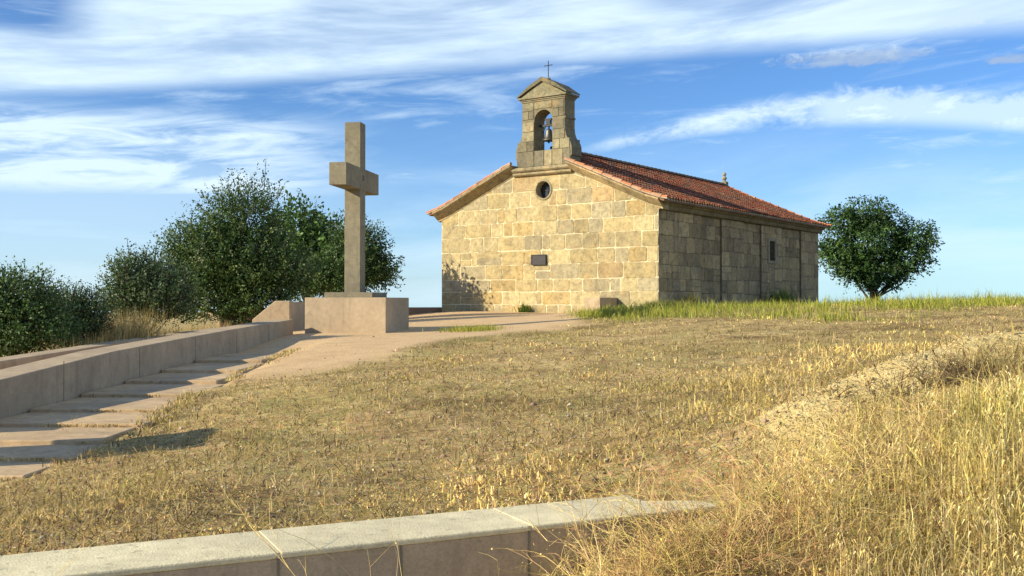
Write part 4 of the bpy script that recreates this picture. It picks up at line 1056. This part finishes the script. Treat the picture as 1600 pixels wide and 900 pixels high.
# ------------------------------------------------------------------ camera
cam = bpy.data.cameras.new('camera'); co_ = bpy.data.objects.new('camera', cam); link(co_)
cam.lens = 36; cam.sensor_width = 36; cam.clip_end = 12000; cam.clip_start = .05
co_.location = (0, 0, 0); co_.rotation_euler = (R(90) + math.atan(20 / 1600), 0, 0); scn.camera = co_

# ------------------------------------------------------------------ light
SA, SE = R(22), R(23.5)        # towards the sun: (-cos SA, -sin SA)
S = Vector((-math.cos(SA) * math.cos(SE), -math.sin(SA) * math.cos(SE), math.sin(SE)))
sl = bpy.data.lights.new('sun', 'SUN'); so = bpy.data.objects.new('sun', sl); link(so)
sl.energy = 5.0; sl.angle = R(.5); sl.color = (1.0, .89, .64); so.rotation_euler = S.to_track_quat('Z', 'Y').to_euler()
w = bpy.data.worlds.new('World'); scn.world = w; w.use_nodes = True; nt = w.node_tree; nt.nodes.clear(); g = NG(nt)
tc = g.node('ShaderNodeTexCoord').outputs['Generated']
sx = g.node('ShaderNodeSeparateXYZ'); nt.links.new(tc, sx.inputs[0]); dx, dy, dz = sx.outputs
zc = g.m('MAXIMUM', dz, .02)
cb = g.node('ShaderNodeCombineXYZ'); g.put(cb.inputs[0], dx); g.put(cb.inputs[1], dy); g.put(cb.inputs[2], zc)
nm = g.node('ShaderNodeVectorMath', operation='NORMALIZE'); nt.links.new(cb.outputs[0], nm.inputs[0])
sky = g.node('ShaderNodeTexSky', sky_type='NISHITA', sun_disc=False, sun_elevation=SE, sun_rotation=math.atan2(S.x, S.y), altitude=900, air_density=1.0, dust_density=.4, ozone_density=3.0)
nt.links.new(nm.outputs[0], sky.inputs[0])
az = g.m('ARCTAN2', dx, dy); el = g.m('ARCSINE', dz)
# cloud pattern on the sky dome (azimuth / elevation in units of "1600 per radian")
px = g.m('MULTIPLY_ADD', az, 1600., 800.); py = g.m('MULTIPLY_ADD', el, -1600., 470.)
def vec(a, b, c=0.0):
    n = g.node('ShaderNodeCombineXYZ'); g.put(n.inputs[0], a); g.put(n.inputs[1], b); g.put(n.inputs[2], c); return n.outputs[0]
tilt = g.m('MULTIPLY_ADD', px, .07, py)       # streaks rise slightly to the right
def cn(sx_, sy_, seed, detail=6, rough=.6, dist=.5): return g.noise(vec(g.mul(px, sx_), g.mul(tilt, sy_), seed), 1.0, detail, rough, dist)
nA = cn(1 / 420, 1 / 75, 3.1); nB = cn(1 / 180, 1 / 30, 8.7, 7, .62, .8); nC = cn(1 / 60, 1 / 34, 1.3, 7, .65, .3); nD = cn(1 / 700, 1 / 160, 5.5, 3)
nE = cn(1 / 26, 1 / 14, 2.2, 5, .65)
def M_(a, b): return g.mul(a, b)
def box_(v, a, b, c, d): return M_(g.ss(v, a, b), g.sub(1.0, g.ss(v, c, d)))
wob = g.mul(g.sub(nB, .5), 26.)
# band 1
q_ = g.m('DIVIDE', g.sub(px, 800.), 742.)
edge = g.add(g.m('MULTIPLY_ADD', q_, -45., 116.), g.mul(g.mul(q_, q_), 36.))
e1_ = g.sub(edge, g.add(py, g.mul(wob, .35)))
nF = cn(1 / 150, 1 / 16, 6.6, 6, .62, .6)
b1 = M_(M_(g.ss(e1_, -6., 30.), g.m('MULTIPLY_ADD', g.ss(nA, .30, .62), .50, .44)), g.m('MULTIPLY_ADD', nF, .55, .72))
hole = M_(g.sub(1.0, g.ss(g.add(px, g.mul(wob, 1.5)), 105., 215.)), g.sub(1.0, g.ss(g.add(py, wob), 78., 122.)))
hole2 = M_(box_(px, 930., 1060., 1150., 1300.), g.sub(1.0, g.ss(g.add(py, wob), 10., 60.)))
b1 = M_(M_(b1, g.sub(1.0, g.mul(hole, .97))), g.sub(1.0, g.mul(hole2, .5)))
b1 = M_(b1, g.sub(1.0, g.mul(g.ss(e1_, 70., 330.), .45)))
b1 = M_(b1, g.sub(1.0, M_(g.ss(px, 1250., 1560.), .22)))
# band 2 (left)
b2 = M_(box_(g.add(py, wob), 170., 232., 290., 345.), g.sub(1.0, g.ss(g.add(px, g.mul(wob, 4.)), 360., 680.)))
b2 = M_(b2, g.m('MULTIPLY_ADD', g.ss(g.add(g.mul(nB, .6), g.mul(nA, .45)), .36, .62), .95, .12))
# band 3 (right)
t3 = g.sub(px, 1250.); par3 = g.mul(g.mul(t3, t3), .00030)
lo = g.add(210., par3)
thick = g.m('MULTIPLY_ADD', g.ss(px, 880., 1300.), 34., 14.)
up_ = g.sub(lo, thick)
b3 = M_(M_(g.ss(g.sub(g.add(py, g.mul(wob, 1.3)), up_), -12., 16.), g.ss(g.sub(lo, g.add(py, g.mul(wob, .35))), -10., 14.)), g.ss(px, 860., 1000.))
b3 = M_(b3, g.ss(g.add(g.mul(nC, .75), g.mul(nB, .4)), .36, .74))
puff = M_(M_(g.ss(g.sub(g.add(py, g.mul(g.sub(nC, .5), 70.)), up_), -10., 12.), g.ss(g.sub(lo, py), -12., 16.)), M_(g.ss(g.add(px, g.mul(wob, 2.)), 1210., 1290.), .72))
b3 = g.m('MAXIMUM', b3, puff)
# faint general streaks + low veil
gen = g.mul(g.ss(g.add(g.mul(nA, .5), g.mul(nB, .55)), .50, .74), .50)
veil = M_(g.sub(1.0, g.ss(el, .03, .20)), M_(g.m('MULTIPLY_ADD', g.ss(g.add(g.mul(nA, .5), g.mul(nD, .5)), .35, .62), .75, .22), .62))
leftv = M_(M_(g.sub(1.0, g.ss(px, 200., 900.)), box_(py, 200., 300., 400., 500.)), .42)
cl = g.m('MAXIMUM', g.m('MAXIMUM', b1, b2), g.m('MAXIMUM', b3, gen)); cl = g.m('MAXIMUM', cl, veil); cl = g.m('MAXIMUM', cl, leftv)
cl = g.m('MINIMUM', cl, .93)
# two small grey cumulus scraps
def scrap(cx_, cy_, rx_, ry_):
    u = g.m('DIVIDE', g.sub(px, cx_), rx_); v = g.m('DIVIDE', g.sub(py, cy_), ry_)
    return g.sub(g.sub(1.0, g.add(g.mul(u, u), g.mul(v, v))), g.mul(g.sub(nE, .5), -2.6))
s1 = g.m('MAXIMUM', scrap(1311., 114., 125., 15.), g.m('MAXIMUM', scrap(1462., 74., 50., 14.), scrap(1530., 134., 44., 8.)))
gs = g.mul(g.ss(s1, .0, .9), .75)
K = 1.0
skc = g.mix(1.0, sky.outputs[0], (.66, .93, 1.24), 'MULTIPLY')
lp = g.mix(cl, skc, (6.5, 8.0, 9.2))
lp = g.mix(gs, lp, g.mix(g.ss(g.add(g.mul(nE, 50.), g.mul(py, -1.)), -92., -66.), (3.3, 4.3, 5.9), (5.3, 6.7, 8.0)))
bg_ = g.node('ShaderNodeBackground'); nt.links.new(lp, bg_.inputs[0]); bg_.inputs[1].default_value = .085
ow_ = g.node('ShaderNodeOutputWorld'); nt.links.new(bg_.outputs[0], ow_.inputs[0])

scn.view_settings.view_transform = 'Standard'; scn.view_settings.look = 'None'; scn.view_settings.exposure = .60; scn.view_settings.gamma = 1
scn.view_settings.use_curve_mapping = False
scn.cycles.max_bounces = 6; scn.cycles.use_denoising = True
